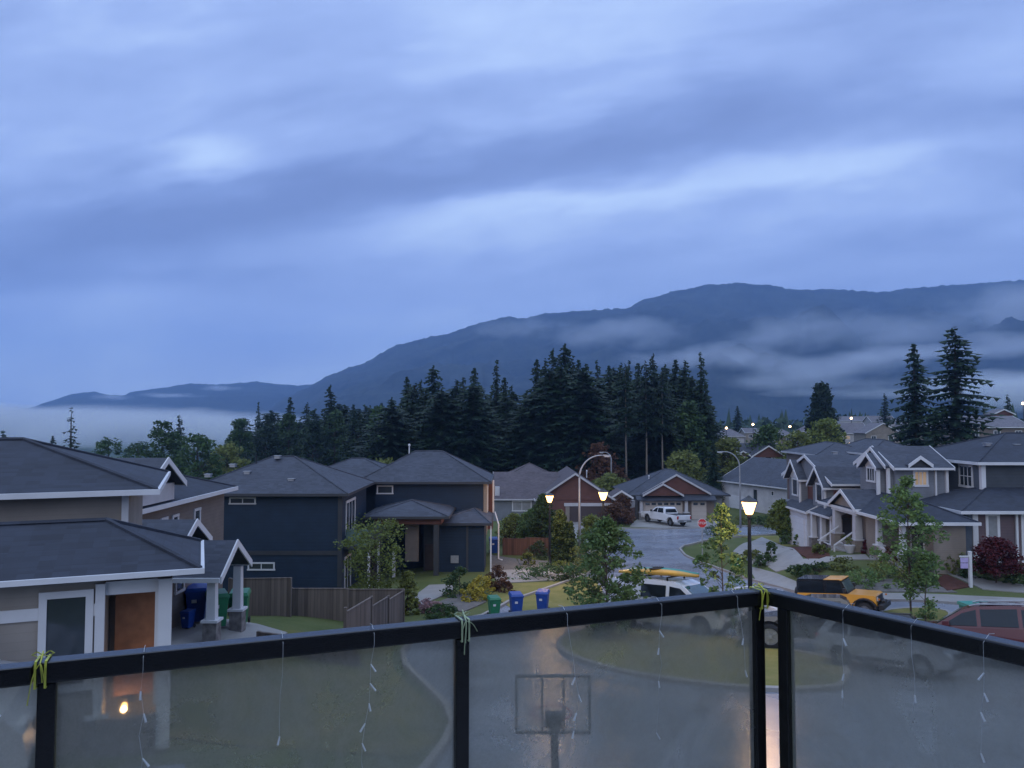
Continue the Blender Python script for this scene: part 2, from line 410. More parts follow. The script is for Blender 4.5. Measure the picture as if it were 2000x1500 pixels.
M['p_silver'] = paint('silver_paint', (0.42, 0.43, 0.46), 0.3)
M['p_grey'] = paint('grey_paint', (0.24, 0.25, 0.27), 0.3)
M['bin_blue'] = pmat('blue_bin_plastic', (0.006, 0.045, 0.24), 0.45, 0.15, 4)
M['bin_green'] = pmat('green_bin_plastic', (0.01, 0.14, 0.06), 0.45, 0.15, 4)
M['bin_teal'] = pmat('teal_cabinet_paint', (0.03, 0.24, 0.19), 0.45, 0.12, 4)
M['label'] = pmat('white_sticker', (0.5, 0.52, 0.55), 0.5, 0.1, 5)
M['lamp'] = pmat('lit_lantern_glass', (0.9, 0.7, 0.4), 0.3, 0.02, 2, emit=(1.0, 0.5, 0.15), estr=6.5)
M['farlamp'] = pmat('far_lamp_glass', (0.9, 0.7, 0.4), 0.3, 0.02, 2, emit=(1.0, 0.62, 0.32), estr=12.0)
M['lampoff'] = pmat('lamp_lens_unlit', (0.5, 0.52, 0.56), 0.25, 0.05, 5)
M['stopred'] = pmat('stop_sign_red', (0.45, 0.02, 0.02), 0.4, 0.1, 6)
M['lavender'] = pmat('lavender_sign', (0.42, 0.36, 0.6), 0.5, 0.12, 5)
M['ribbon'] = pmat('yellow_green_ribbon', (0.5, 0.52, 0.07), 0.45, 0.2, 30)
M['ribbon2'] = pmat('pale_green_ribbon', (0.42, 0.5, 0.3), 0.5, 0.2, 30)
M['bulbs'] = pmat('clear_bulb', (0.75, 0.78, 0.8), 0.15, 0.1, 30)
M['wire'] = pmat('white_wire', (0.5, 0.52, 0.53), 0.5, 0.1, 30)
M['kayak_y'] = pmat('yellow_plastic', (0.6, 0.33, 0.05), 0.4, 0.15, 3)
M['kayak_t'] = pmat('teal_plastic', (0.03, 0.25, 0.2), 0.4, 0.15, 3)
L = {}
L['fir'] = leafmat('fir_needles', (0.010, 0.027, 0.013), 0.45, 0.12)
L['fir2'] = leafmat('cedar_foliage', (0.015, 0.034, 0.015), 0.45, 0.15)
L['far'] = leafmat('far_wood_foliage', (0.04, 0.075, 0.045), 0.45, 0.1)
L['green'] = leafmat('green_leaves', (0.10, 0.165, 0.055), 0.5, 0.3)
L['dull'] = leafmat('dull_leaves', (0.045, 0.085, 0.03), 0.5, 0.25)
L['olive'] = leafmat('olive_leaves', (0.14, 0.165, 0.045), 0.5, 0.3)
L['yellow'] = leafmat('yellow_leaves', (0.32, 0.27, 0.04), 0.4, 0.3)
L['lime'] = leafmat('lime_leaves', (0.14, 0.18, 0.045), 0.4, 0.3)
L['red'] = leafmat('dark_red_leaves', (0.085, 0.016, 0.022), 0.5, 0.3)
L['russet'] = leafmat('russet_leaves', (0.10, 0.05, 0.03), 0.45, 0.3)
L['cedar'] = leafmat('columnar_cedar', (0.045, 0.075, 0.025), 0.45, 0.2)
L['pink'] = leafmat('pale_blossom', (0.3, 0.2, 0.22), 0.4, 0.3)
# ================================================================ GROUND
def axis(lo, hi, step, far, g=1.16):
    a = []; v = lo
    while v <= hi + 1e-6: a.append(v); v += step
    s = step; v = a[-1]
    while v < far: s *= g; v += s; a.append(v)
    return a
xs = axis(0, 46, 1.0, 5200); xs = [-v for v in xs[:0:-1]] + xs
ys = [-30, -20, -12, -6, -3, -1] + axis(0, 100, 1.0, 6800)
def grid_mesh(name, xs, ys, fz, mat):
    mb = MB(); nx = len(xs)
    for y in ys:
        for x in xs: mb.v.append((x, y, fz(x, y)))
    for j in range(len(ys) - 1):
        for i in range(nx - 1):
            a = j * nx + i; mb.f.append((a, a + 1, a + nx + 1, a + nx))
    return mb.build(name, mat, smooth=True)
gm = groundmat('ground_cover', [(0.25, (0.05, 0.07, 0.025)), (0.5, (0.085, 0.105, 0.038)), (0.75, (0.13, 0.135, 0.065))], 0.35, 0.95, 0.6, 9, 0.1)
tag(grid_mesh('ground', xs, ys, T, gm), kind='structure')

def smooth_poly(pts, n=3):
    if n <= 1: return pts
    o = []; m = len(pts)
    for i in range(m):
        p0, p1, p2, p3 = (Vector(pts[(i + k - 1) % m]) for k in range(4))
        for k in range(n):
            u = k / n
            o.append(tuple(0.5 * ((2 * p1) + (p2 - p0) * u + (2 * p0 - 5 * p1 + 4 * p2 - p3) * u * u + (3 * p1 - p0 - 3 * p2 + p3) * u ** 3)))
    return o
def drape(name, pts, off, mat, kind='structure', skirt=0.0):
    bm = bmesh.new()
    vs = [bm.verts.new((p[0], p[1], 0)) for p in pts]
    f = bm.faces.new(vs)
    bmesh.ops.triangulate(bm, faces=[f])
    x0 = min(p[0] for p in pts); x1 = max(p[0] for p in pts); y0 = min(p[1] for p in pts); y1 = max(p[1] for p in pts)
    for ax, lo, hi in ((0, x0, x1), (1, y0, y1)):
        k = math.floor(lo) + 1
        while k < hi:
            co = [0, 0, 0]; no = [0, 0, 0]; co[ax] = k; no[ax] = 1
            bmesh.ops.bisect_plane(bm, geom=bm.verts[:] + bm.edges[:] + bm.faces[:], dist=1e-4, plane_co=co, plane_no=no)
            k += 1
    bmesh.ops.triangulate(bm, faces=bm.faces[:])
    for v in bm.verts: v.co.z = T(v.co.x, v.co.y) + off
    bmesh.ops.recalc_face_normals(bm, faces=bm.faces[:])
    if sum(f.normal.z for f in bm.faces) < 0: bmesh.ops.reverse_faces(bm, faces=bm.faces[:])
    if skirt:
        ed = [e for e in bm.edges if e.is_boundary]
        r = bmesh.ops.extrude_edge_only(bm, edges=ed)
        for g in r['geom']:
            if isinstance(g, bmesh.types.BMVert): g.co.z -= skirt
    me = bpy.data.meshes.new(name); bm.to_mesh(me); bm.free(); me.materials.append(mat)
    o = bpy.data.objects.new(name, me); COL.objects.link(o)
    return tag(o, kind=kind) if kind else o
def resample(pts, step=0.7, closed=False):
    P = [Vector((p[0], p[1])) for p in pts]
    if closed: P.append(P[0])
    o = []
    for a, b in zip(P, P[1:]):
        n = max(1, int((b - a).length / step))
        o += [a + (b - a) * k / n for k in range(n)]
    if not closed: o.append(P[-1])
    return o
def kerb(name, pts, closed=False, wd=0.16, h=0.15, mat=None):
    P = resample(pts, 0.6, closed); n = len(P); mb = MB()
    prof = []
    for i, p in enumerate(P):
        a = P[(i - 1) % n] if closed or i > 0 else P[i]; b = P[(i + 1) % n] if closed or i < n - 1 else P[i]
        d = (b - a).normalized(); nn = Vector((-d.y, d.x)) * wd / 2
        l = p + nn; r = p - nn; z = T(p.x, p.y)
        prof.append([(l.x, l.y, z - 0.1), (l.x, l.y, z + h), (r.x, r.y, z + h), (r.x, r.y, z - 0.1)])
    for i in range(n if closed else n - 1):
        a = prof[i]; b = prof[(i + 1) % n]
        for k in range(3): mb.quad(a[k], b[k], b[k + 1], a[k + 1])
    return tag(mb.build(name, mat or M['kerb']), kind='structure')

# ---- asphalt: street coming down from the far houses and the turning circle
LK = [G(*p) for p in ((1205, 1038), (1196, 1055), (1185, 1080), (1172, 1105), (1150, 1122))]            # left kerb, far to near
LL = [(-0.2, 41.0), (-1.4, 36.6), (-3.3, 34.3)]
LB = [(-4.4, 31.4)] + [G(*p) for p in ((806, 1256), (786, 1276), (792, 1304), (832, 1344), (872, 1385), (884, 1420), (868, 1460), (838, 1500))] + [(-2.0, 11.2), (-3.0, 8.4)]
RK = [G(*p) for p in ((1328, 1074), (1338, 1086), (1368, 1100), (1420, 1118), (1480, 1138), (1560, 1160), (1640, 1172), (1730, 1176), (1850, 1180))]
RK += [(24.0, 36.2), (27.5, 31.0), (29.0, 24), (28, 17), (24, 12.5), (19, 10.2), (15, 8.2), (12, 4)]
FAR = [G(*p) for p in ((1205, 1033), (1290, 1035), (1400, 1031), (1530, 1026))]
side = [G(1545, 1043), G(1440, 1050), G(1375, 1058), G(1335, 1068)]
road = FAR + side + RK + [(12, -2), (-3, -2)] + LB[::-1] + LL[::-1] + LK[::-1]
drape('road', road, 0.035, M['asphalt'])
kerb('kerb', [tuple(p) for p in side + RK[:-3]])
kerb('kerb', LK + LL + LB)
kerb('kerb', FAR)
# island
isl = [G(1092, 1256), G(1120, 1241), G(1170, 1232), (5.2, 33.8), (8.0, 31.6), (9.4, 28.4), (10.6, 25.4), G(1648, 1340), G(1600, 1352), G(1480, 1352), G(1340, 1338), G(1220, 1318), G(1140, 1296), G(1100, 1276)]
isl = smooth_poly(isl, 4)
drape('island_lawn', isl, 0.13, M['lawn2'])
kerb('island_kerb', isl, True, 0.18, 0.16)
# small verge under the right street tree
vg = smooth_poly([G(1720, 1200), G(1790, 1192), G(1850, 1198), G(1848, 1216), G(1790, 1222), G(1730, 1216)], 3)
drape('verge', vg, 0.13, M['lawn2']); kerb('verge_kerb', vg, True, 0.16, 0.15)
# left lawn in front of the neighbour, mown
drape('front_lawn', [(-9.4, 16.0), (-4.4, 15.6)] + [G(*p) for p in ((800, 1480), (850, 1450), (862, 1418), (850, 1388), (812, 1350), (770, 1310), (764, 1275), (780, 1256))] + [(-4.9, 31.0), (-8.0, 28.4), (-9.4, 24)], 0.02, M['grass'])
# sidewalks, driveways, planted beds
def sw(name, px, mat, off=0.05, skirt=0.12): return drape(name, [G(*p) for p in px], off, mat, skirt=skirt)
sw('sidewalk', ((958, 1118), (1000, 1112), (1140, 1113), (1146, 1124), (1100, 1133), (975, 1140)), M['concrete'])
sw('driveway', ((1108, 1017), (1187, 1016), (1200, 1034), (1194, 1056), (1150, 1085), (1128, 1060)), M['concrete'], 0.05)
sw('lawn', ((985, 1142), (1100, 1136), (1150, 1127), (1176, 1150), (1180, 1188), (1110, 1192), (1040, 1198), (1000, 1190), (960, 1162)), M['lawn2'], 0.05)
sw('driveway', ((1248, 1012), (1395, 1010), (1410, 1028), (1290, 1032), (1230, 1029)), M['concrete'], 0.05)
sw('walkway', ((800, 1172), (838, 1144), (890, 1142), (884, 1156), (825, 1182)), M['concrete'], 0.06)
sw('driveway', ((960, 1085), (1008, 1092), (1020, 1112), (958, 1117)), M['gravel'], 0.05)
sw('gravel_bed', ((1010, 1092), (1062, 1096), (1120, 1100), (1140, 1113), (1020, 1113)), M['gravel'], 0.045)
sw('path', ((838, 1184), (900, 1160), (950, 1176), (905, 1196)), M['gravel'], 0.05)
# right bank
sw('driveway', ((1432, 1078), (1488, 1050), (1508, 1058), (1572, 1100), (1530, 1109), (1468, 1102)), M['concrete'], 0.06)
sw('sidewalk', ((1462, 1108), (1484, 1112), (1566, 1142), (1568, 1158), (1520, 1150), (1478, 1137)), M['concrete'], 0.06)
sw('sidewalk', ((1650, 1162), (1730, 1160), (1850, 1163), (2040, 1172), (2060, 1182), (1850, 1176), (1730, 1172), (1652, 1170)), M['concrete'], 0.06)
sw('walkway', ((1500, 1108), (1600, 1093), (1690, 1084), (1700, 1094), (1600, 1104), (1516, 1118)), M['concrete'], 0.055)
sw('mulch_bed', ((1526, 1070), (1585, 1068), (1622, 1088), (1580, 1096)), M['mulch'], 0.05)
sw('mulch_bed', ((1810, 1122), (1850, 1124), (1900, 1146), (1850, 1155)), M['mulch'], 0.05)
sw('gravel_bed', ((1655, 1138), (1760, 1132), (1850, 1150), (1870, 1158), (1730, 1157), (1660, 1156)), M['gravel'], 0.04)
sw('path', ((1820, 1108), (1860, 1112), (1930, 1135), (2040, 1148), (2040, 1162), (1920, 1152)), M['concrete'], 0.05)
sw('driveway', ((1690, 1075), (1738, 1075), (1760, 1094), (1700, 1094)), M['concrete'], 0.045)
sw('lawn', ((1420, 1045), (1530, 1048), (1570, 1066), (1520, 1068), (1500, 1056), (1470, 1053)), M['lawn2'], 0.05)
# neighbour's patio and drive
drape('patio', [(-12.6, 22.0), (-9.2, 21.2), (-7.6, 24.4), (-7.9, 27.4), (-12.8, 28.0)], 0.05, M['concrete'], skirt=0.15)
drape('driveway', [(-13, 4), (-4.2, 6), (-5.0, 12.0), (-6.0, 14.4), (-14, 11.3)], 0.03, M['asphalt'])

# ================================================================ MOUNTAINS
def ridge(pts):
    P = sorted(pts); xs_ = [p[0] for p in P]
    def f(px):
        if px <= xs_[0]: return P[0][1]
        for a, b in zip(P, P[1:]):
            if px <= b[0]:
                q = (px - a[0]) / (b[0] - a[0]); return a[1] + (b[1] - a[1]) * (q * 0.6 + 0.4 * q * q * (3 - 2 * q))
        return P[-1][1]
    return f
def mountain(name, prof, px0, px1, Y0, Yr, base, seed, mat, ncol=520, nrow=70, rough=1.0):
    f = ridge(prof); mb = MB()
    for j in range(nrow + 12):
        s = j / nrow
        for i in range(ncol + 1):
            px = px0 + (px1 - px0) * i / ncol; u = (px - 1000) / 1500
            Yd = Y0 + (Yr - Y0) * s; x = u * (Y0 + (Yr - Y0) * s)
            top = 9 + (820 - f(px)) / 1500 * Yr
            h = base + (top - base) * (s ** 1.25 if s <= 1 else max(0, 1 - (s - 1) * 3))
            n = noise.fractal(Vector((x / 420 + seed, Yd / 420, 0)), 1.0, 2.0, 5)
            spur = noise.ridged_multi_fractal(Vector((x / 900 + seed, Yd / 1800, 0.3)), 1.0, 2.0, 4, 0.8, 2.0) - 1
            amp = (top - base) * 0.18 * math.sin(min(1, s) * math.pi) * rough
            tree = noise.noise(Vector((x / 9, Yd / 14, seed))) * 5 + noise.noise(Vector((x / 25, Yd / 30, seed + 4))) * 6
            mb.v.append((x, Yd, h + n * amp + spur * amp * 0.6 + tree * rough * min(1, s * 4)))
    W = ncol + 1
    for j in range(nrow + 11):
        for i in range(ncol):
            a = j * W + i; mb.f.append((a, a + 1, a + W + 1, a + W))
    return tag(mb.build(name, mat, smooth=True), kind='structure')
mm = groundmat('mountain_forest', [(0.38, (0.004, 0.009, 0.010)), (0.62, (0.036, 0.045, 0.038))], 0.009, 0.95, 0.0, 0.06, 0.1)
MAINR = [(520, 800), (560, 775), (600, 757), (622, 745), (640, 733), (700, 712), (780, 672), (860, 654), (950, 627), (990, 618), (1020, 620), (1080, 610), (1150, 604), (1225, 601), (1262, 583), (1330, 565), (1390, 554), (1440, 550), (1500, 555), (1560, 564), (1640, 563), (1720, 569), (1800, 560), (1900, 553), (2000, 545), (2200, 520), (2500, 500)]
mountain('mountain', MAINR, 500, 2500, 1300, 3400, -45, 3.1, mm)
LOWR = [(-300, 830), (0, 812), (60, 796), (100, 783), (140, 769), (185, 765), (215, 772), (240, 772), (262, 764), (310, 758), (370, 749), (420, 751), (450, 749), (500, 745), (540, 750), (580, 753), (620, 750), (760, 770)]
mountain('hills', LOWR, -300, 760, 2500, 4400, -60, 8.7, mm, 380, 45, 0.6)

# ================================================================ MIST AND HAZE
def volmat(name, dens, col=(0.9, 0.93, 1.0), soft=None, nscale=0.004, squash=3.0):
    m = bpy.data.materials.new(name); m.use_nodes = True; t = m.node_tree; t.nodes.clear()
    o = nd(t, 'ShaderNodeOutputMaterial'); v = nd(t, 'ShaderNodeVolumePrincipled')
    v.inputs['Color'].default_value = (*col, 1); v.inputs['Density'].default_value = dens; v.inputs['Anisotropy'].default_value = 0.1
    t.links.new(v.outputs[0], o.inputs['Volume'])
    if soft:
        tc = nd(t, 'ShaderNodeTexCoord'); g = tc.outputs['Generated']
        ctr = nd(t, 'ShaderNodeVectorMath', operation='SUBTRACT'); t.links.new(g, ctr.inputs[0]); ctr.inputs[1].default_value = (0.5, 0.5, 0.5)
        ln = nd(t, 'ShaderNodeVectorMath', operation='LENGTH'); t.links.new(ctr.outputs[0], ln.inputs[0])
        geo = nd(t, 'ShaderNodeNewGeometry'); mp = nd(t, 'ShaderNodeMapping'); mp.inputs['Scale'].default_value = (nscale, nscale * 0.6, nscale * squash)
        t.links.new(geo.outputs['Position'], mp.inputs[0])
        n = nd(t, 'ShaderNodeTexNoise', i_Scale=1.0, i_Detail=3.0, i_Roughness=0.55); t.links.new(mp.outputs[0], n.inputs['Vector'])
        r = mth(t, 'ADD', mth(t, 'MULTIPLY', ln.outputs['Value'], 2.0), mth(t, 'MULTIPLY', mth(t, 'SUBTRACT', n.outputs[0], 0.5), -soft))
        fall = nd(t, 'ShaderNodeMapRange', interpolation_type='SMOOTHSTEP', n_1=0.95, n_2=0.1, n_3=0.0, n_4=1.0); t.links.new(r, fall.inputs[0])
        t.links.new(mth(t, 'MULTIPLY', fall.outputs[0], dens), v.inputs['Density'])
    return m
def mist(px, py, Yd, wx, dy, hz, dens, seed, rot=0.0):
    c = PS(px, py, Yd)
    bm = bmesh.new(); bmesh.ops.create_icosphere(bm, subdivisions=2, radius=1.0)
    for v in bm.verts: v.co = Vector((v.co.x * wx, v.co.y * dy, v.co.z * hz))
    me = bpy.data.meshes.new('mist'); bm.to_mesh(me); bm.free()
    me.materials.append(volmat('mist_%d' % seed, dens, (0.92, 0.96, 1.0), 1.6, 2.2 / wx, wx / hz * 0.35))
    o = bpy.data.objects.new('mist', me); COL.objects.link(o); o.location = c; o.rotation_euler = (0, rot, 0)
    return tag(o, kind='stuff')
MISTS = [
    (60, 832, 1500, 620, 300, 50, 0.018), (330, 838, 1350, 340, 240, 42, 0.015),
    (430, 838, 1200, 120, 150, 30, 0.0045), (120, 806, 2300, 500, 160, 18, 0.004),
    (330, 772, 3300, 170, 160, 14, 0.006), (430, 758, 3500, 110, 150, 15, 0.0055), (215, 776, 3300, 90, 150, 18, 0.005),
    (1430, 700, 1950, 190, 160, 46, 0.006), (1600, 716, 1850, 240, 150, 40, 0.0055), (1290, 704, 1900, 170, 130, 26, 0.0035), (1720, 700, 1900, 150, 120, 30, 0.005), (1500, 668, 2100, 200, 120, 44, 0.003),
    (1820, 690, 1900, 300, 140, 26, 0.006), (1990, 672, 2000, 240, 150, 40, 0.006),
    (1560, 745, 1500, 260, 130, 28, 0.0035), (2010, 762, 1250, 200, 200, 40, 0.02), (1780, 768, 1250, 260, 150, 12, 0.004),
    (1180, 650, 2300, 320, 150, 60, 0.004), (1000, 640, 2400, 200, 130, 40, 0.0022), (1700, 640, 2300, 520, 150, 75, 0.004), (2000, 600, 2500, 380, 150, 95, 0.006),
]
for i, a in enumerate(MISTS): mist(*a, seed=i + 1)
def haze():
    mb = MB().box(-5600, 5600, -60, 7000, -90, 760)
    o = mb.build('haze', volmat('haze_air', 0.00018, (0.36, 0.58, 1.0)))
    return tag(o, kind='stuff')
haze()

# ================================================================ PLANTS
def leaf_quads(mb, rnd, c, n, rad, size, flat=0.6):
    for _ in range(n):
        while True:
            d = Vector((rnd.uniform(-1, 1), rnd.uniform(-1, 1), rnd.uniform(-1, 1)))
            if d.length <= 1: break
        p = Vector(c) + Vector((d.x * rad, d.y * rad, d.z * rad * flat))
        a = Vector((rnd.gauss(0, 1), rnd.gauss(0, 1), rnd.gauss(0, 0.6))).normalized()
        b = a.cross(Vector((rnd.gauss(0, 1), rnd.gauss(0, 1), rnd.gauss(0, 1)))).normalized()
        s = size * rnd.uniform(0.6, 1.3); a *= s; b *= s * 0.55
        mb.quad(p - a, p - b, p + a, p + b)
def conifer_mesh(h, r, seed, z0=0.12, dens=1.0, droop=0.35, gap=0.0, taper=0.85, width_pow=0.9):
    rnd = random.Random(seed); mb = MB()
    z = h * z0; 
    while z < h * 0.985:
        q = (z - h * z0) / (h * (1 - z0))
        rr = r * ((1 - q) ** width_pow) * taper + 0.12
        nb = max(4, int((5 + 5 * (1 - q)) * dens))
        for k in range(nb):
            if rnd.random() < gap: continue
            an = rnd.uniform(0, 2 * math.pi); ln = rr * rnd.uniform(0.55, 1.15)
            dx, dy = math.cos(an), math.sin(an); zz = z + rnd.uniform(-0.25, 0.25)
            m = max(2, int(ln / 0.55)); px, py, pz = 0, 0, zz
            for j in range(m):
                u0 = j / m; u1 = (j + 1) / m
                a = Vector((dx * ln * u0, dy * ln * u0, zz - droop * ln * u0 ** 1.4 + 0.12 * ln * u0))
                b = Vector((dx * ln * u1, dy * ln * u1, zz - droop * ln * u1 ** 1.4 + 0.12 * ln * u1))
                wv = (1.15 - u0) * 0.36 * ln ** 0.6 * rnd.uniform(0.7, 1.2)
                sv = Vector((-dy, dx, 0)) * wv
                dn = Vector((0, 0, -rnd.uniform(0.12, 0.4)))
                mb.poly([a, a + sv * 1.0 + (b - a) * 0.5 + dn, b + (b - a) * 0.25])
                mb.poly([a, b + (b - a) * 0.25, a - sv * 1.0 + (b - a) * 0.5 + dn])
                if rnd.random() < 0.5:
                    mb.poly([a, b, (a + b) / 2 + Vector((rnd.uniform(-.1, .1), rnd.uniform(-.1, .1), -rnd.uniform(0.3, 0.75)))])
        z += h * 0.02 * (1.0 + 0.5 * (1 - q)) / max(0.6, dens) + rnd.uniform(0, 0.12)
    leaf_quads(mb, rnd, (0, 0, h * 0.985), 8, 0.25, 0.3, 2.0)
    return mb
def trunk_mesh(h, r, seed, lean=0.0, seg=8, top=0.15):
    rnd = random.Random(seed); n = 7
    pts = [(lean * h * (i / n) ** 2 + rnd.uniform(-.02, .02) * h * 0.1, rnd.uniform(-.02, .02) * h * 0.1, h * i / n - (0.3 if i == 0 else 0)) for i in range(n + 1)]
    return MB().tube(pts, [r * (1 - (1 - top) * i / n) for i in range(n + 1)], seg)
def place(root, x, y, rz=0.0, s=1.0, z=None, sz=None):
    root.location = (x, y, (T(x, y) if z is None else z)); root.rotation_euler = (0, 0, rz); root.scale = (s, s, sz or s)
def tree_obj(name, crown_mb, trunk_mb, lm, label, cat='tree', group=None, bark='bark', crown='crown'):
    o = empty(name, (0, 0, 0), 0, label, cat, group)
    trunk_mb.build('trunk', M[bark], o)
    crown_mb.build(crown, lm, o)
    return o
def leafy(h, rx, seed, z0=0.3, clusters=60, n=45, size=0.1, crad=0.35, trunk_r=0.07, shape='ovoid', stems=1, flat=0.7, holes=0.0):
    """returns crown and trunk meshes: a tapered stem, limbs that reach every clump of leaves"""
    rnd = random.Random(seed); cr = MB(); tr = MB()
    tr.tube([(0, 0, -0.2), (rnd.uniform(-.04, .04), rnd.uniform(-.04, .04), h * 0.35), (rnd.uniform(-.08, .08), rnd.uniform(-.08, .08), h * 0.7), (0, 0, h * 0.95)], [trunk_r, trunk_r * 0.8, trunk_r * 0.5, trunk_r * 0.15], 7)
    for k in range(clusters):
        q = rnd.random()
        z = h * (z0 + (1 - z0) * q)
        if shape == 'ovoid': w = math.sin(min(1, 0.12 + q * 0.9) * math.pi) ** 0.7
        elif shape == 'dome': w = math.sqrt(max(0, 1 - q ** 2.2))
        elif shape == 'cone': w = (1 - q) * 0.95 + 0.05
        elif shape == 'vase': w = 0.35 + 0.65 * q ** 0.7 if q < 0.85 else 0.7
        else: w = 1
        an = rnd.uniform(0, 2 * math.pi); rr = rx * w * (rnd.uniform(0.35, 1.08) if holes else rnd.uniform(0.15, 1.0) ** 0.6)
        c = Vector((rr * math.cos(an), rr * math.sin(an), z))
        zb = max(0.1 * h, z - rr * 0.6 - 0.1)
        if trunk_r > 0.02 and rnd.random() < 0.6:
            tr.tube([(0, 0, zb), ((c.x) * 0.55, c.y * 0.55, (zb + z) / 2 + 0.05), tuple(c)], [trunk_r * 0.35, trunk_r * 0.2, 0.008], 5)
        leaf_quads(cr, rnd, c, n, crad * rnd.uniform(0.6, 1.3), size, flat)
    return cr, tr

# --- forest
fir_protos = []
FL = 'dense dark evergreen standing in the wood behind the houses'
specs = [(1, 24, 4.8, 0.05, 1.35, 0.40, 0.0, 0.7), (2, 24, 4.6, 0.06, 1.3, 0.32, 0.1, 0.55), (3, 24, 6.0, 0.04, 1.45, 0.3, 0.0, 0.5), (4, 24, 3.4, 0.08, 1.2, 0.42, 0.12, 0.75), (5, 24, 4.4, 0.5, 1.0, 0.3, 0.12, 0.5), (6, 24, 3.0, 0.06, 0.8, 0.45, 0.3, 0.9)]
for sd_, h, r, z0, de, dr, gp, wp in specs:
    o = tree_obj('fir_tree', conifer_mesh(h, r, sd_, z0, de, dr, gp, 1.0, wp), trunk_mesh(h * 0.97, 0.34 if z0 < 0.5 else 0.26, sd_, top=0.1), L['fir'] if sd_ % 2 else L['fir2'],
                 FL, 'tree', 'evergreens in the wood', bark='bark' if z0 < 0.5 else 'palebark')
    fir_protos.append(o)
used = set()
def fir(kind, px, py, Yd, wide=1.0, label=None, group='evergreens in the wood', rz=None, name=None):
    src = fir_protos[kind]
    if kind in used: o = copy_tree(src)
    else: o = src; used.add(kind)
    x = PX(px, Yd); zt = 9 + (820 - py) / 1500 * Yd; zb = T(x, Yd)
    s = (zt - zb) / 24
    place(o, x, Yd, rz if rz is not None else (px * 1.7) % 6.28, 1, zb); o.scale = (s * wide, s * wide, s)
    o['label'] = label or FL
    if group and not label: o['group'] = group
    elif 'group' in o: del o['group']
    return o
rnd = random.Random(5)
# outstanding tops first (pixel of the top, distance), each labelled on its own
for k, px, py, Yd, wd, lab in (
    (1, 645, 752, 190, 1.0, 'tall fir rising alone above the low left part of the wood'),
    (0, 795, 733, 150, 0.95, 'pointed dark fir at the left edge of the tall wood'),
    (2, 846, 714, 146, 0.85, 'broad topped dark fir next to the pointed one at the left of the tall wood'),
    (0, 926, 716, 142, 1.0, 'dark fir left of the thin spired one above the blue house roof'),
    (3, 970, 704, 140, 1.0, 'thin spired fir just left of the gap in the wood'),
    (0, 1048, 699, 138, 0.95, 'fir directly right of the gap in the wood'),
    (1, 1081, 680, 136, 0.8, 'second highest fir in the middle of the wood, left of the highest'),
    (2, 1104, 671, 137, 0.85, 'highest fir in the middle of the wood'),
    (1, 1276, 691, 128, 0.8, 'open crowned fir standing above the bare trunks'),
    (0, 1320, 700, 132, 1.1, 'broad round shouldered evergreen at the right end of the wood'),
    (3, 1370, 688, 126, 1.15, 'slender ragged spruce at the right edge of the wood')):
    fir(k, px, py, Yd, wd, lab)
for k, px, py, Yd, wd in (
    (3, 505, 786, 230, 0.8), (0, 530, 806, 200, 1.1), (0, 567, 774, 210, 1.0), (1, 600, 786, 205, 1.0), (0, 690, 788, 195, 1.1), (3, 722, 792, 200, 1.2), (2, 765, 776, 175, 0.9), (0, 745, 785, 190, 1),
    (1, 822, 742, 150, 0.9), (2, 885, 762, 150, 0.9), (0, 905, 735, 148, 0.9), (1, 1000, 752, 142, 1), (0, 985, 735, 145, 1), (0, 1130, 700, 140, 0.9), (1, 1065, 700, 142, 0.9),
    (0, 1145, 708, 140, 0.9), (3, 1167, 704, 138, 1.1), (0, 1190, 711, 140, 0.9), (1, 1213, 709, 137, 1.0), (3, 1228, 705, 139, 1.1), (0, 1247, 707, 136, 1), (2, 1300, 712, 136, 0.8), (1, 1338, 703, 130, 1.0), (2, 1352, 735, 128, 0.9), (0, 1378, 745, 124, 0.9)):
    fir(k, px, py, Yd, wd)
for px, py in ((1222, 712), (1262, 706), (1293, 720)):
    fir(4, px, py, 119, 0.85, {1222: 'tall fir with a bare pale trunk, left of three in front of the wood', 1262: 'tall fir with a bare pale trunk, middle of three in front of the wood', 1293: 'tall fir with a bare pale trunk, right of three in front of the wood'}[px])
prof = ridge([(440, 850), (470, 815), (530, 800), (640, 785), (760, 775), (800, 745), (900, 735), (1000, 745), (1020, 770), (1050, 715), (1100, 700), (1200, 715), (1300, 715), (1380, 735), (1395, 780)])
for i in range(96):
    px = 445 + 945 * ((i * 0.618034) % 1.0)
    d0 = 200 if px < 760 else 132
    Yd = d0 + rnd.uniform(-10, 26)
    py = prof(px) + rnd.choice((rnd.uniform(2, 30), rnd.uniform(20, 60)))
    fir((i * 7) % 3, px, py, Yd, rnd.uniform(1.5, 2.3))
# small evergreens and leafy trees that stand out elsewhere
fir(5, 140, 797, 120, 1.7, 'lone thin ragged conifer in front of the fog bank above the left roof', None)
fir(3, 351, 812, 150, 1.5, 'dark pointed conifer beside the round leafy trees above the second left roof', None)
fir(0, 105, 850, 190, 1.2, 'small dark conifer just left of the lone ragged one', None)

fir(0, 1787, 668, 118, 1.25, 'tall full fir, left of the tall pair right of the lime tree', None)
fir(1, 1868, 637, 112, 1.55, 'tallest open branched fir, right of the tall pair', None)
fir(3, 1728, 768, 230, 1.6, 'small dark conifer between the round cedar and the tall pair of firs', None)
fir(3, 1968, 770, 160, 1.4, 'small conifer above the red gabled roof at the right edge', None)
fir(0, 1440, 792, 260, 1.3, 'small dark conifer beyond the right edge of the wood', None)
fir(0, 1392, 858, 104, 1.1, 'dark young fir between the small white house and the white garage house', None)
fir(3, 8, 842, 100, 1.6, 'dark conifer top above the nearest roof at the left edge', None)
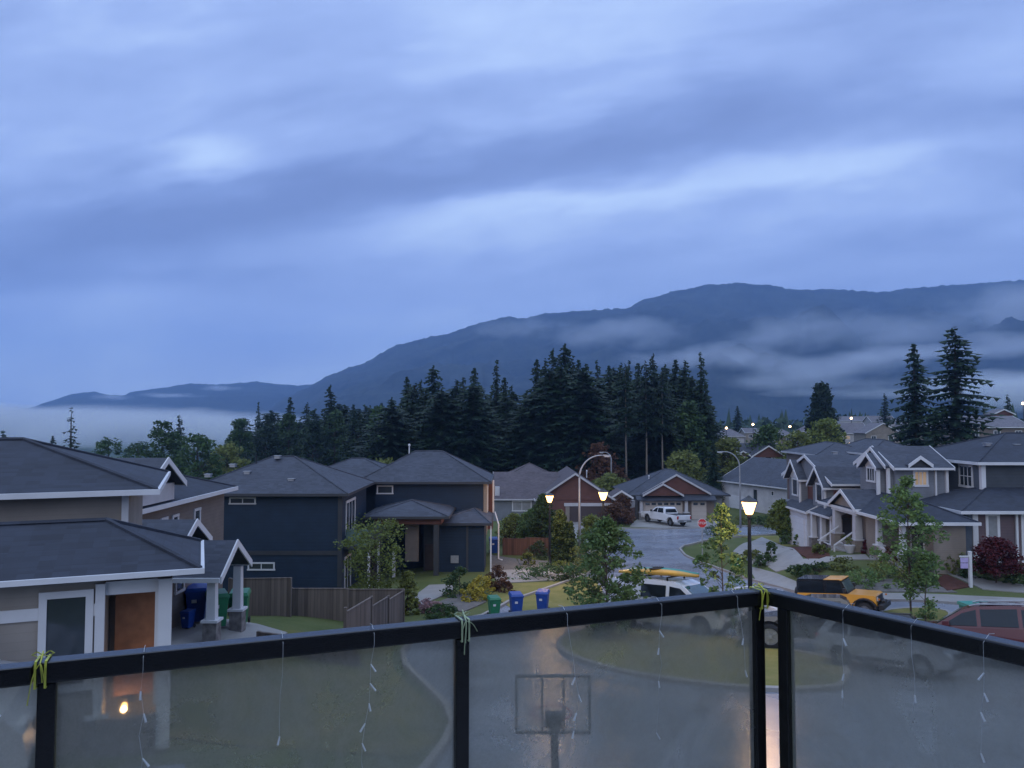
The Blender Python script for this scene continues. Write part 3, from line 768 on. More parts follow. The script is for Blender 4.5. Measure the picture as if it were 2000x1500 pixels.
# far wood as one mass
def far_wood():
    r = random.Random(11); mb = MB()
    def cone(x, y, h, w):
        z = T(x, y) - 1; n = 6
        for lev in range(3):
            zz = z + h * (0.1 + 0.27 * lev); ww = w * (1 - lev * 0.28); tp = (x + r.uniform(-.3, .3), y, min(z + h, zz + h * 0.5) if lev < 2 else z + h)
            ring = [(x + ww * math.cos(6.283 * k / n + lev) * r.uniform(0.6, 1.25), y + ww * math.sin(6.283 * k / n + lev) * r.uniform(0.6, 1.25), zz + r.uniform(-.06, .06) * h) for k in range(n)]
            for k in range(n): mb.poly([ring[k], ring[(k + 1) % n], tp])
    def blob(x, y, h, w):
        z = T(x, y)
        for _ in range(14):
            c = Vector((x + r.uniform(-w, w), y + r.uniform(-w, w), z + h * r.uniform(0.35, 1.0)))
            leaf_quads(mb, r, c, 5, w * 0.45, w * 0.36, 0.8)
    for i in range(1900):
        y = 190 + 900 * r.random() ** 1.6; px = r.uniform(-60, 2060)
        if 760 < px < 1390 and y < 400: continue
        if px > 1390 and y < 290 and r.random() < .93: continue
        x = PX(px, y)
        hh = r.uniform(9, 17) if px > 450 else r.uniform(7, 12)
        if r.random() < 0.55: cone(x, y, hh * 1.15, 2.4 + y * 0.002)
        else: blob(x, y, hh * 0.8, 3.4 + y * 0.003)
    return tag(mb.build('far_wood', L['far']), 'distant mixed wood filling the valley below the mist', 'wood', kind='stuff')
far_wood()

# leafy trees beyond the roofs
def leaf_tree(name, lm, top, rx, seed, px, Yd, label, z0=0.15, clusters=90, n=40, size=0.3, crad=1.1, shape='dome', tr=0.22, cat='tree', pyb=None, flat=0.75):
    h = 9 - (top - 820) / 1500 * Yd - T(PX(px, Yd), Yd)
    c, tk = leafy(h, rx, seed, z0, clusters, n, size, crad, tr, shape, flat=flat)
    o = tree_obj(name, c, tk, lm, label, cat); x = PX(px, Yd); place(o, x, Yd, 0); return o
leaf_tree('leafy_tree', L['dull'], 826, 5.0, 21, 318, 140, 'tall dark green leafy tree left of the pointed conifer above the second roof')
leaf_tree('leafy_tree', L['dull'], 848, 4.2, 22, 388, 132, 'round mid green leafy tree right of the pointed conifer above the second roof')
leaf_tree('leafy_tree', L['olive'], 868, 4.5, 23, 445, 150, 'pale green leafy tree at the foot of the wood above the blue roof')
leaf_tree('leafy_tree', L['dull'], 858, 5.0, 24, 215, 170, 'low dull green tree under the fog behind the nearest roof')
leaf_tree('leafy_tree', L['dull'], 868, 6.0, 25, 270, 200, 'wide dull green tree beyond the roof vent of the second house')
leaf_tree('leafy_tree', L['lime'], 824, 4.2, 26, 1612, 128, 'round lime green tree standing above the far right roofs')
leaf_tree('leafy_tree', L['olive'], 850, 3.8, 27, 1556, 120, 'olive tree left of the lime green one above the gabled roofs')
leaf_tree('leafy_tree', L['dull'], 838, 4.0, 28, 1500, 128, 'dull green tree behind the white utility pole')
leaf_tree('leafy_tree', L['olive'], 888, 3.2, 29, 1335, 112, 'olive bush like tree in front of the small white house in the wood', z0=0.05)
leaf_tree('leafy_tree', L['russet'], 875, 4.2, 30, 1170, 118, 'russet brown leafy tree behind the unlit curved street lamp', z0=0.1)
leaf_tree('leafy_tree', L['olive'], 932, 2.6, 31, 1190, 104, 'low olive tree above the roof of the brown gabled bungalow', z0=0.1)
leaf_tree('leafy_tree', L['olive'], 905, 3.4, 32, 752, 112, 'small olive tree top seen between the two blue house roofs', z0=0.1)
leaf_tree('leafy_tree', L['olive'], 860, 3.0, 33, 1420, 120, 'small olive tree right of the young fir beyond the garage house', z0=0.1)

leaf_tree('cedar_tree', L['fir2'], 753, 6.2, 35, 1605, 172, 'broad rounded dark cedar on the far slope behind the lime tree', 0.02, 260, 42, 0.42, 1.3, 'cone')
for k, (px, top, rx, Yd, mt) in enumerate(((470, 822, 3.6, 185, 'dull'), (520, 832, 3.4, 178, 'fir2'), (565, 812, 3.8, 182, 'dull'), (612, 822, 3.6, 176, 'fir2'), (655, 805, 4.0, 180, 'dull'), (700, 812, 4.2, 172, 'fir2'), (742, 798, 3.8, 170, 'dull'), (800, 800, 3.6, 140, 'fir2'), (870, 795, 3.4, 138, 'fir2'), (1010, 800, 3.2, 134, 'fir2'), (1345, 790, 3.2, 122, 'dull'))):
    o = leaf_tree('leafy_tree', L[mt], top, rx, 400 + k, px, Yd, 'dark leafy tree filling a gap between the evergreens of the wood', 0.05, 110, 40, 0.36, 1.2)
    o['group'] = 'leafy trees among the evergreens'
# street trees
def street(lm, h, rx, seed, px, py, label, z0, clusters, n, size, crad, shape, tr=0.05, name='street_tree'):
    c, tk = leafy(h, rx, seed, z0, clusters, n, size, crad, tr, shape, flat=0.8, holes=1)
    o = tree_obj(name, c, tk, lm, label, 'tree'); x, y = G(px, py); place(o, x, y); return o
street(L['green'], 4.7, 1.55, 41, 1186, 1250, 'bushy young street tree with dense leaves beside the white van', 0.06, 190, 36, 0.085, 0.27, 'ovoid', 0.05)
street(L['green'], 5.2, 0.95, 42, 1412, 1245, 'thin sparse young street tree just left of the nearest lit lamp', 0.12, 80, 32, 0.085, 0.26, 'ovoid', 0.035)
street(L['green'], 6.3, 1.4, 43, 1780, 1212, 'slender leafy street tree on the verge behind the parked vehicles', 0.22, 125, 30, 0.095, 0.28, 'ovoid', 0.045)
street(L['green'], 2.9, 0.6, 44, 1808, 1222, 'small low sapling right beside the street tree on the verge', 0.12, 36, 24, 0.085, 0.25, 'ovoid', 0.03, 'sapling')

# ornamental trees, hedges and shrubs: (name, mat, height, radius, px, py of the foot, label, shape)
def bush(name, lm, h, r, px, py, label, shape='dome', dens=1.0, size=0.075, cat='shrub', z0=0.02, tr=0.03, foot=None, sx=1.0, Yd=None):
    bush.n += 1
    c, tk = leafy(h, r, 60 + bush.n, z0, int(26 * dens * max(1, h)), 36, size, 0.22 * max(0.6, r), tr, shape, flat=0.8)
    o = tree_obj(name, c, tk, lm, label, cat, crown='foliage')
    if foot: x, y = foot
    elif Yd: x, y = PX(px, Yd), Yd
    else: x, y = G(px, py)
    place(o, x, y); o.scale = (sx, 1, 1); return o
bush.n = 0
bush('ornamental_tree', L['lime'], 4.3, 1.9, 728, 1185, 'wide yellow green ornamental tree in front of the blue house corner', 'vase', 0.95, 0.075, 'tree', 0.25, 0.05, (-6.6, 37.0))
bush('cedar_hedge', L['cedar'], 3.9, 0.75, 1095, 1100, 'tall dark columnar cedar, left of the pair beside the curved lamp pole', 'dome', 3.2, 0.08)
bush('cedar_hedge', L['cedar'], 3.0, 0.42, 1114, 1100, 'narrow columnar cedar, right of the pair beside the curved lamp pole', 'dome', 2.4, 0.07)
bush('garden_tree', L['dull'], 4.6, 1.3, 1062, 1080, 'dark green garden tree behind the first lit lamp post', 'dome', 2.4, 0.09, 'tree')
bush('garden_tree', L['green'], 3.2, 1.7, 1040, 1072, 'light green shrub tree in front of the bungalow window', 'dome', 2.0, 0.09, 'tree')
bush('garden_tree', L['olive'], 2.6, 1.7, 1004, 1064, 'olive bush behind the brown fence, left of the bungalow window', 'dome', 1.8, 0.09)
bush('yellow_shrub', L['yellow'], 1.0, 0.85, 942, 1162, 'bright yellow shrub by the blue house, further one of the pair')
bush('yellow_shrub', L['yellow'], 0.85, 0.75, 925, 1174, 'bright yellow shrub nearest the green wheeled bin')
bush('green_shrub', L['dull'], 1.5, 1.0, 898, 1164, 'dark olive rounded shrub left of the yellow shrubs')
bush('russet_shrub', L['russet'], 1.2, 0.9, 972, 1148, 'russet shrub behind the yellow ones at the lawn edge')
bush('russet_shrub', L['russet'], 0.7, 0.7, 985, 1158, 'low brown red shrub on the lawn edge')
bush('climbing_shrub', L['olive'], 2.0, 0.6, 796, 1200, 'tall olive shrub at the end of the stepped wooden fence', 'dome', 2)
bush('flowering_shrub', L['pink'], 0.6, 0.7, 838, 1196, 'low pale pink flowering shrub in the bed by the walkway')
bush('green_shrub', L['dull'], 0.6, 0.8, 862, 1206, 'low dark shrub in front of the pale pink one')
bush('juniper', L['dull'], 0.75, 1.7, 1060, 1128, 'low spreading juniper on the far edge of the small lawn', sx=1.6)
bush('juniper', L['cedar'], 0.9, 1.4, 1120, 1136, 'dark spreading juniper behind the bushy street tree', sx=1.4)
bush('green_shrub', L['cedar'], 1.3, 1.2, 1052, 1090, 'dark rounded shrub below the brown retaining fence')
bush('green_shrub', L['olive'], 0.9, 0.6, 1032, 1104, 'small olive shrub in the gravel bed beside the first lamp post')
bush('green_shrub', L['lime'], 0.45, 0.7, 1090, 1108, 'low lime ground shrub right of the first lamp post')
bush('yellow_shrub', L['olive'], 1.6, 1.6, 1140, 1118, 'loose yellow green shrub left of the bushy street tree')
bush('garden_tree', L['lime'], 2.8, 1.2, 1155, 1072, 'pale lime leafy tree behind the second lit lamp post', 'dome', 2, 0.09, 'tree')
bush('red_tree', L['russet'], 2.9, 1.3, 1213, 1022, 'rusty red shrub tree between the two brown gabled bungalows', 'dome', 2, 0.11, 'tree', Yd=84)
bush('red_tree', L['russet'], 2.2, 1.8, 1203, 1026, 'low rusty hedge clump beside the white pickup driveway', 'dome', 1.5, 0.11, Yd=82)
bush('red_maple', L['red'], 2.3, 1.25, 1946, 1140, 'dark red feathery maple in front of the plum coloured wall', 'dome', 2.6, 0.08, 'tree', 0.25, 0.05)
for a in (
    (L['lime'], 1.3, 0.8, 1860, 1118, 'lime green rounded shrub against the blue grey wall'),
    (L['olive'], 1.5, 0.9, 1848, 1112, 'olive shrub left of the lime one against the blue grey wall'),
    (L['dull'], 0.9, 0.8, 1905, 1132, 'dark low shrub below the white sign post'),
    (L['dull'], 1.0, 0.9, 1985, 1140, 'dark shrub right of the red maple'),
    (L['green'], 0.7, 1.3, 1690, 1142, 'spreading green shrub behind the yellow vehicle bonnet'),
    (L['olive'], 0.8, 1.4, 1735, 1128, 'olive spreading shrub left of the slender street tree'),
    (L['russet'], 1.2, 0.9, 1748, 1110, 'russet shrub behind the slender street tree'),
    (L['dull'], 0.9, 1.0, 1790, 1130, 'dark shrub right behind the slender street tree'),
    (L['olive'], 0.6, 1.0, 1640, 1112, 'low olive shrub beside the concrete walkway'),
    (L['dull'], 0.5, 0.9, 1600, 1118, 'low dark shrub above the yellow vehicle roof'),
    (L['dull'], 0.5, 0.7, 1560, 1122, 'low grey green shrub at the kerb bend'),
    (L['green'], 0.9, 0.6, 1565, 1066, 'green shrub beside the white porch gate'),
    (L['olive'], 0.5, 0.6, 1602, 1080, 'low olive shrub in the red mulch bed'),
    (L['olive'], 0.7, 0.9, 1468, 1094, 'pale rounded shrub in the bed behind the nearest lamp post'),
    (L['dull'], 1.1, 0.45, 1506, 1092, 'upright dark shrub right of the pale rounded one'),
    (L['dull'], 0.6, 0.8, 1495, 1104, 'low dark shrub on the corner bed'),
    (L['dull'], 0.9, 1.4, 1400, 1046, 'dark low shrub on the corner by the side street'),
    (L['dull'], 1.0, 1.2, 1480, 1028, 'round dark shrub beside the far side street'),
    (L['dull'], 1.0, 1.2, 1500, 1027, 'second dark shrub beside the far side street'),
    (L['olive'], 0.8, 1.6, 1450, 1024, 'olive hedge clump left of the dark shrubs by the far side street')):
    bush('garden_shrub', a[0], a[1], a[2], a[3], a[4], a[5])
bush('garden_tree', L['lime'], 3.4, 1.1, 1523, 1035, 'round pale green tree in front of the white garage house wall', 'dome', 2, 0.1, 'tree', 0.35, 0.05, Yd=62)
bush('garden_tree', L['green'], 2.6, 1.0, 1538, 1042, 'green shrub tree at the corner of the grey garage', 'dome', 2, 0.09, 'tree', Yd=61.5)
# ================================================================ HOUSE PARTS
def wall(h, mat, *boxes, name='wall', tris=()):
    mb = MB()
    for b in boxes: mb.box(*b)
    for tr in tris: mb.prism(*tr)
    return mb.build(name, M[mat], h)
def hip(h, x0, x1, y0, y1, ze, pitch, oh=0.45, mat='roof', trim='white', axis=None, gut=0.13, th=0.1, name='roof'):
    x0 -= oh; x1 += oh; y0 -= oh; y1 += oh; wx, wy = x1 - x0, y1 - y0
    axis = axis or ('x' if wx >= wy else 'y')
    r = (wy if axis == 'x' else wx) / 2; zr = ze + pitch * r
    if axis == 'x': a, b = (x0 + r, (y0 + y1) / 2, zr), (max(x0 + r + 0.02, x1 - r), (y0 + y1) / 2, zr)
    else: a, b = ((x0 + x1) / 2, y0 + r, zr), ((x0 + x1) / 2, max(y0 + r + 0.02, y1 - r), zr)
    c = [(x0, y0, ze), (x1, y0, ze), (x1, y1, ze), (x0, y1, ze)]
    mb = MB()
    if axis == 'x':
        mb.poly([c[0], c[1], b, a]); mb.poly([c[1], c[2], b]); mb.poly([c[2], c[3], a, b]); mb.poly([c[3], c[0], a])
    else:
        mb.poly([c[0], c[1], a]); mb.poly([c[1], c[2], b, a]); mb.poly([c[2], c[3], b]); mb.poly([c[3], c[0], a, b])
    mb.poly([(p[0], p[1], ze - th) for p in c[::-1]])
    for i in range(4):
        p, q = c[i], c[(i + 1) % 4]; mb.poly([(p[0], p[1], ze - th), (q[0], q[1], ze - th), q, p])
    rf = mb.build(name, M[mat], h)
    if trim:
        g = MB(); e = 0.07; z0, z1 = ze - gut - 0.02, ze + 0.02
        g.box(x0 - e, x1 + e, y0 - e, y0 - 0.003, z0, z1); g.box(x0 - e, x1 + e, y1 + 0.003, y1 + e, z0, z1)
        g.box(x0 - e, x0 - 0.003, y0, y1, z0, z1); g.box(x1 + 0.003, x1 + e, y0, y1, z0, z1)
        g.build('gutter', M[trim], rf)
    # ridge caps
    cp = MB(); cr = [(c[0], a), (c[3], a if axis == 'x' else b), (c[1], b if axis == 'x' else a), (c[2], b), (a, b)]
    for p, q in cr:
        if (Vector(p) - Vector(q)).length > 0.1: cp.tube([(p[0], p[1], p[2] + 0.01), (q[0], q[1], q[2] + 0.01)], 0.055, 5)
    cp.build('ridge_cap', M[mat], rf)
    return rf
def gable(h, x0, x1, y0, y1, ze, pitch, axis='y', oh=0.35, rake=0.3, mat='roof', trim='white', wallmat=None, th=0.12, ends='ab', bw=0.17, name='roof', gutter=True, inset=0.0):
    """ridge along axis; x0..x1,y0..y1 the wall box; gable ends at both ends of the axis (or 'a' the low, 'b' the high one)"""
    if axis == 'y': u0, u1, v0, v1 = x0 - oh, x1 + oh, y0 - (rake if 'a' in ends else 0), y1 + (rake if 'b' in ends else 0)
    else: u0, u1, v0, v1 = y0 - oh, y1 + oh, x0 - (rake if 'a' in ends else 0), x1 + (rake if 'b' in ends else 0)
    um = (u0 + u1) / 2; zr = ze + pitch * (u1 - u0) / 2
    P = (lambda u, v, z: (u, v, z)) if axis == 'y' else (lambda u, v, z: (v, u, z))
    mb = MB()
    mb.slab([P(u0, v0, ze), P(um, v0, zr), P(um, v1, zr), P(u0, v1, ze)], th)
    mb.slab([P(um, v0, zr), P(u1, v0, ze), P(u1, v1, ze), P(um, v1, zr)], th)
    rf = mb.build(name, M[mat], h)
    if trim:
        g = MB(); e = 0.045
        for v, sgn, k in ((v0, -1, 'a'), (v1, 1, 'b')):
            if k not in ends: continue
            va, vb = v + sgn * 0.004, v + sgn * (0.004 + e)
            for (ua, za), (ub, zb) in (((u0, ze), (um, zr)), ((um, zr), (u1, ze))):
                lo = [P(ua, va, za - bw - 0.03), P(ub, va, zb - bw - 0.03), P(ub, va, zb + 0.03), P(ua, va, za + 0.03)]
                hi = [P(ua, vb, za - bw - 0.03), P(ub, vb, zb - bw - 0.03), P(ub, vb, zb + 0.03), P(ua, vb, za + 0.03)]
                g.prism(lo, hi)
            g.build('bargeboard', M[trim], rf); g = MB()
        if gutter:
            for u, sg in ((u0, -1), (u1, 1)):
                g = MB()
                ua, ub = sorted((u + sg * 0.003, u + sg * 0.08))
                if axis == 'y': g.box(ua, ub, v0, v1, ze - 0.15, ze - 0.01)
                else: g.box(v0, v1, ua, ub, ze - 0.15, ze - 0.01)
                g.build('gutter', M[trim], rf)
    if wallmat:
        g = MB(); q0, q1 = u0 + oh, u1 - oh; zb = ze - 0.1
        zt = lambda u: zr - th - 0.02 - pitch * abs(u - um)
        for v, sgn, k in ((v0, 1, 'a'), (v1, -1, 'b')):
            if k not in ends: continue
            va = v + sgn * (rake + inset); vb = va + sgn * 0.14
            pl = [(q0, zb), (q1, zb), (q1, max(zb + 0.01, zt(q1))), (um, zt(um)), (q0, max(zb + 0.01, zt(q0)))]
            g = MB().prism([P(u, va, z) for u, z in pl], [P(u, vb, z) for u, z in pl])
            g.build('gable_wall', M[wallmat], h)
    return rf
def win(h, face, a, b, z0, z1, pl, tw=0.11, nx=1, nz=1, trim='white', glass='winglass', name='window', sill=True, tt=None):
    """face S (plane y=pl, looks -y), N, W (plane x=pl, looks -x), E"""
    s = -1 if face in 'SW' else 1
    def bx(mb, u0, u1, q0, q1, d0, d1):
        d0, d1 = sorted((pl + s * d0, pl + s * d1))
        if face in 'SN': mb.box(u0, u1, d0, d1, q0, q1)
        else: mb.box(d0, d1, u0, u1, q0, q1)
    f = MB(); d = 0.05; tt = tt or tw
    bx(f, a, a + tw, z0 + tw, z1 - tt, 0, d); bx(f, b - tw, b, z0 + tw, z1 - tt, 0, d)
    bx(f, a - (0.03 if sill else 0), b + (0.03 if sill else 0), z0, z0 + tw, 0, d + 0.015); bx(f, a, b, z1 - tt, z1, 0, d + 0.01)
    iw, ih = (b - a - 2 * tw), (z1 - z0 - tw - tt); m = 0.05
    for k in range(1, nx):
        u = a + tw + iw * k / nx; bx(f, u - m / 2, u + m / 2, z0 + tw, z1 - tt, 0.004, d - 0.012)
    for k in range(1, nz):
        q = z0 + tw + ih * k / nz; bx(f, a + tw, b - tw, q - m / 2, q + m / 2, 0.002, d - 0.008)
    fo = f.build(name, M[trim], h)
    p = MB(); bx(p, a + tw - 0.01, b - tw + 0.01, z0 + tw - 0.01, z1 - tt + 0.01, -0.01, 0.015)
    p.build('pane', M[glass], fo)
    return fo
def panel(h, face, a, b, z0, z1, pl, mat, d0=0.0, d1=0.05, name='panel', parent=None):
    s = -1 if face in 'SW' else 1; mb = MB(); q0, q1 = sorted((pl + s * d0, pl + s * d1))
    if face in 'SN': mb.box(a, b, q0, q1, z0, z1)
    else: mb.box(q0, q1, a, b, z0, z1)
    return mb.build(name, M[mat] if isinstance(mat, str) else mat, parent or h)
def vent(h, x, y, z, kind=0):
    mb = MB()
    if kind == 0: mb.box(x - .17, x + .17, y - .17, y + .17, z - .06, z + .10); mb.box(x - .21, x + .21, y - .21, y + .21, z + .10, z + .14); nm = 'roof_vent'; m = 'metal'
    elif kind == 1: mb.lathe([(0.05, -0.1), (0.05, 0.62), (0.09, 0.63), (0.09, 0.75), (0.02, 0.8)], (x, y, z), 8); nm = 'flue_pipe'; m = 'white'
    else: mb.lathe([(0.04, -0.1), (0.04, 0.45)], (x, y, z), 8); nm = 'vent_pipe'; m = 'black'
    return mb.build(nm, M[m], h)
def spout(h, x, y, z0, z1, mat='white', r=0.06, name='downspout'):
    return MB().box(x - r, x + r, y - r, y + r, z0, z1).build(name, M[mat], h)
def column(h, x, y, z0, z1, r=0.11, base=0.5, mat='white', bmat='stone', br=None):
    br = br or r * 1.7
    c = MB(); zb = z0 + base
    c.prism([(x - r*1.15, y - r*1.15, zb + 0.07), (x + r*1.15, y - r*1.15, zb + 0.07), (x + r*1.15, y + r*1.15, zb + 0.07), (x - r*1.15, y + r*1.15, zb + 0.07)],
            [(x - r, y - r, z1), (x + r, y - r, z1), (x + r, y + r, z1), (x - r, y + r, z1)])
    c.box(x - br - .05, x + br + .05, y - br - .05, y + br + .05, zb, zb + 0.07)
    co = c.build('porch_column', M[mat], h)
    if base > 0.05: MB().box(x - br, x + br, y - br, y + br, z0 - 0.2, zb - 0.002).build('plinth', M[bmat], co)
    return co

# ---------------------------------------------------------------- H1 nearest house, turned 22 degrees (built in its own frame)
A1 = R(22); C1 = Vector((-5.98, 14.9, 0)); h1 = empty('neighbour_house', (C1.x, C1.y, 0), A1, 'nearest beige house with white trimmed tall window, grey hip roofs and wooden entry', 'house')
ORG[h1.name] = Vector((0, 0, 0))
def F1(px, py, c):                       # pixel -> own frame (lx, z) on the plane ly = c
    d = ray(px, py); ca, sa = math.cos(A1), math.sin(A1)
    ox, oy = (EYE.x - C1.x) * ca + (EYE.y - C1.y) * sa, -(EYE.x - C1.x) * sa + (EYE.y - C1.y) * ca
    dx, dy = d.x * ca + d.y * sa, -d.x * sa + d.y * ca
    k = (c - oy) / dy; return ox + dx * k, EYE.z + d.z * k
WY = 0.42; ze1 = 6.14; g0 = 2.7
xr = -0.42
wall(h1, 'beige', (-9.5, F1(203, 1200, WY)[0], WY, 3.2, g0, ze1 - 0.1))
# entry bay: pilaster, brown door wall set back, stone base, corner column
xa, xb = F1(205, 1200, WY)[0], F1(300, 1200, WY)[0]
wall(h1, 'beige', (xa - 0.01, xb + 0.15, 1.4, 3.19, g0, ze1 - 0.1), name='entry_wall')
nd_ = MB().box(xa + 0.12, xb + 0.25, 1.02, 1.08, g0 + 0.9, ze1 - 0.25)
nd_.build('entry_door', M['door_brown'], h1)
panel(h1, 'S', xa - 0.16, xa, F1(200, 1392, WY)[1], ze1 - 0.22, WY, 'white', 0.004, 0.08, 'pilaster')
panel(h1, 'S', xa - 0.3, xa + 0.12, F1(200, 1398, WY)[1] - 0.02, F1(200, 1391, WY)[1], WY, 'white', 0.09, 0.14, 'pilaster_base')
panel(h1, 'S', F1(170, 1400, WY)[0], F1(305, 1400, WY)[0] + 0.0, g0 - 0.2, F1(200, 1400, WY)[1] - 0.03, WY, 'stone', 0.01, 0.16, 'stone_base')
xc = F1(322, 1200, WY)[0]
MB().box(xc - 0.12, xc + 0.12, WY - 0.1, WY + 0.12, F1(322, 1458, WY)[1], ze1 - 0.2).build('porch_column', M['white'], h1)
MB().box(xb + 0.02, xc - 0.125, WY + 0.02, WY + 0.1, F1(310, 1375, WY)[1], ze1 - 0.22).build('side_panel', M['white'], h1)
MB().box(xa + 0.0, xc - 0.13, WY + 0.0, WY + 0.11, ze1 - 0.45, ze1 - 0.2).build('header_beam', M['white'], h1)
wa, za = F1(77, 1157, WY); wb, zb = F1(179, 1345, WY)
win(h1, 'S', wa, wb, zb, za, WY, 0.13, 1, 1)
zt = F1(40, 1190, WY)[1]; zl = F1(40, 1214, WY)[1]
panel(h1, 'S', -9.4, wa - 0.002, zl, zt, WY, 'white', 0.003, 0.045, 'belt_board')
panel(h1, 'S', wb + 0.002, xa - 0.165, zl, zt, WY, 'white', 0.003, 0.045, 'belt_board')
# small lit porch lantern in the entry
lx, lz = F1(243, 1380, 0.9)
lt = MB().lathe([(0.02, -0.06), (0.045, -0.05), (0.05, 0.06), (0.02, 0.08)], (lx, 0.9, lz), 10).build('entry_light', M['lamp'], h1)
MB().box(lx - 0.04, lx + 0.04, 0.955, 1.0, lz - 0.12, lz + 0.14).build('bracket', M['black'], lt)
pl = bpy.data.lights.new('entry_glow', 'POINT'); pl.energy = 14; pl.color = (1, 0.6, 0.28); pl.shadow_soft_size = 0.06
po = bpy.data.objects.new('entry_glow', pl); COL.objects.link(po); po.parent = h1; po.location = (lx, 0.75, lz)
# lower roofs
hip(h1, -5.2, xr, WY, 3.2, ze1, 0.44, 0.42, gut=0.06, mat='roofd')
hip(h1, -11.0, -4.2, WY + 0.1, 5.4, ze1 + 0.005, 0.44, 0.5, trim=None, mat='roofd')
MB().box(-11.0, -5.7, -0.07, -0.003, ze1 - 0.08, ze1 + 0.02).build('gutter', M['white'], h1)
# upper storey: corner from the photograph
UY = 3.21
ux, uz = F1(306, 957, UY)
wxr, _ = F1(250, 1000, UY + 0.45)
wall(h1, 'beige', (-11, wxr, UY + 0.45, 8.5, 5.2, uz - 0.08), name='upper_wall')
panel(h1, 'S', wxr - 0.13, wxr + 0.012, 5.6, uz - 0.1, UY + 0.45, 'white', 0.004, 0.05, 'corner_board')
hip(h1, -11.5, ux - 0.45, UY + 0.45, 9.2, uz, 0.34, 0.45, name='upper_roof', gut=0.08, mat='roofd')

# ---------------------------------------------------------------- H2 second house on the left with gabled porches
h2 = house('porch_house', (-15.5, 30.0, T(-15.5, 30)), 'second dark house on the left with white gabled porches facing the street')
wall(h2, 'brown2', (-24, -13.6, 26.9, 36.5, 0.5, 5.7))
hip(h2, -24, -13.6, 27.1, 36.5, 5.8, 0.36, 0.42, mat='roofd')
wall(h2, 'greytrim', (-17, -13.25, 27.7, 30.3, 5.9, 6.55), name='dormer_wall')
gable(h2, -17.4, -13.25, 27.7, 30.3, 6.55, 0.62, 'x', 0.35, 0.3, wallmat='greytrim', ends='b', inset=0.35)
wall(h2, 'brown2', (-13.7, -11.0, 24.9, 27.2, 1.5, 4.75), name='porch_wall')
gable(h2, -15.5, -10.9, 25.0, 27.0, 4.85, 0.62, 'x', 0.3, 0.3, wallmat='greytrim', ends='b', inset=0.55)
gable(h2, -13.3, -9.1, 23.7, 25.85, 4.25, 0.66, 'x', 0.3, 0.3, wallmat='greytrim', ends='b', inset=0.45)
wall(h2, 'brown2', (-13.5, -11.2, 23.4, 24.85, 1.5, 4.1), name='porch_wall')
column(h2, -9.1, 23.6, 2.3, 4.15, 0.12, 0.6)
column(h2, -9.1, 25.8, 2.2, 4.15, 0.12, 0.5)
column(h2, -11.1, 23.3, 2.3, 4.1, 0.06, 0.0)
column(h2, -10.9, 24.1, 2.3, 4.1, 0.05, 0.0)
for a, b in ((28.2, 29.0), (29.9, 30.5), (30.9, 31.5), (33.0, 33.7)): win(h2, 'E', a, b, 3.6, 5.2, -13.6, 0.11, 1, 1)
win(h2, 'E', 25.3, 26.0, 3.3, 4.4, -11.0, 0.09)
MB().lathe([(0.0, 0), (0.28, 0.02), (0.2, 0.10), (0.0, 0.12)], (-10.6, 24.2, 5.0), 12).build('roof_vent', M['white'], h2)
vent(h2, -16.2, 28.0, 6.95)
spout(h2, -13.52, 27.0, 2, 5.6)

# ---------------------------------------------------------------- H3 large blue house
h3 = house('blue_house', (-14.8, 50.0, T(-14.8, 50)), 'large dark blue house with a broad grey hip roof and narrow white windows')
wall(h3, 'navy', (-19.6, -10.25, 46.5, 54.3, -2.0, 4.5))
hip(h3, -19.6, -10.3, 46.5, 54.4, 4.6, 0.45, 0.5, trim='darktrim', axis='x')
panel(h3, 'S', -19.6, -10.25, 0.9, 1.15, 46.5, 'darktrim', 0.003, 0.05, 'belt_board')
panel(h3, 'S', -10.45, -10.2, -2.0, 4.4, 46.5, 'darktrim', 0.06, 0.10, 'corner_board')
def px_win(h, Y, x0, y0, x1, y1, **k):
    a = PS(x0, y1, Y); b = PS(x1, y0, Y); return win(h, 'S', a.x, b.x, a.z, b.z, Y, **k)
px_win(h3, 46.5, 448, 971, 500, 985, tw=0.08, nx=2, trim='greytrim')
px_win(h3, 46.5, 484, 1098, 537, 1114, tw=0.09, nx=2)
win(h3, 'E', 47.6, 50.4, 1.9, 4.0, -10.25, 0.16, 3, 1)
balc = MB().box(-10.2, -8.6, 47.0, 51.0, 1.15, 1.3).build('balcony', M['darktrim'], h3)
MB().box(-8.66, -8.62, 47.0, 51.0, 1.4, 2.35).box(-10.1, -8.7, 47.02, 47.06, 1.4, 2.35).build('balcony_glass', pmat('green_glass', (0.10, 0.15, 0.14), 0.15, 0.1, 1), balc)
for yy in (47.2, 50.6): MB().box(-8.8, -8.66, yy, yy + 0.14, -2, 1.14).build('balcony_post', M['white'], balc)
win(h3, 'E', 47.4, 49.2, -1.6, 0.6, -10.25, 0.12, 2, 1)
for x, y, z in ((-18.9, 48.0, 5.5), (-16.6, 48.4, 5.65), (-13.6, 47.6, 5.25), (-17.8, 49.2, 6.05)): vent(h3, x, y, z)
vent(h3, -15.2, 50.0, 6.55); vent(h3, -16.4, 49.4, 6.3, 2)

# ---------------------------------------------------------------- H4 right blue house
h4 = house('blue_house', (-5, 58, T(-5, 58)), 'dark blue house with a reddish timber entry porch and a flue pipe on its ridge')
wall(h4, 'navy', (-10.0, -2.1, 56.5, 62.9, -2.6, 4.4), (-14.5, -10.01, 58.4, 65.0, -2.6, 4.15))
hip(h4, -10.8, -2.1, 56.5, 63.1, 4.5, 0.54, 0.55, trim='darktrim', axis='x', name='roof')
hip(h4, -16.0, -8.2, 57.2, 64.0, 4.5 - 0.012, 0.38, 0.5, trim='darktrim', axis='x')
px_win(h4, 56.5, 736, 948, 768, 965, tw=0.09)
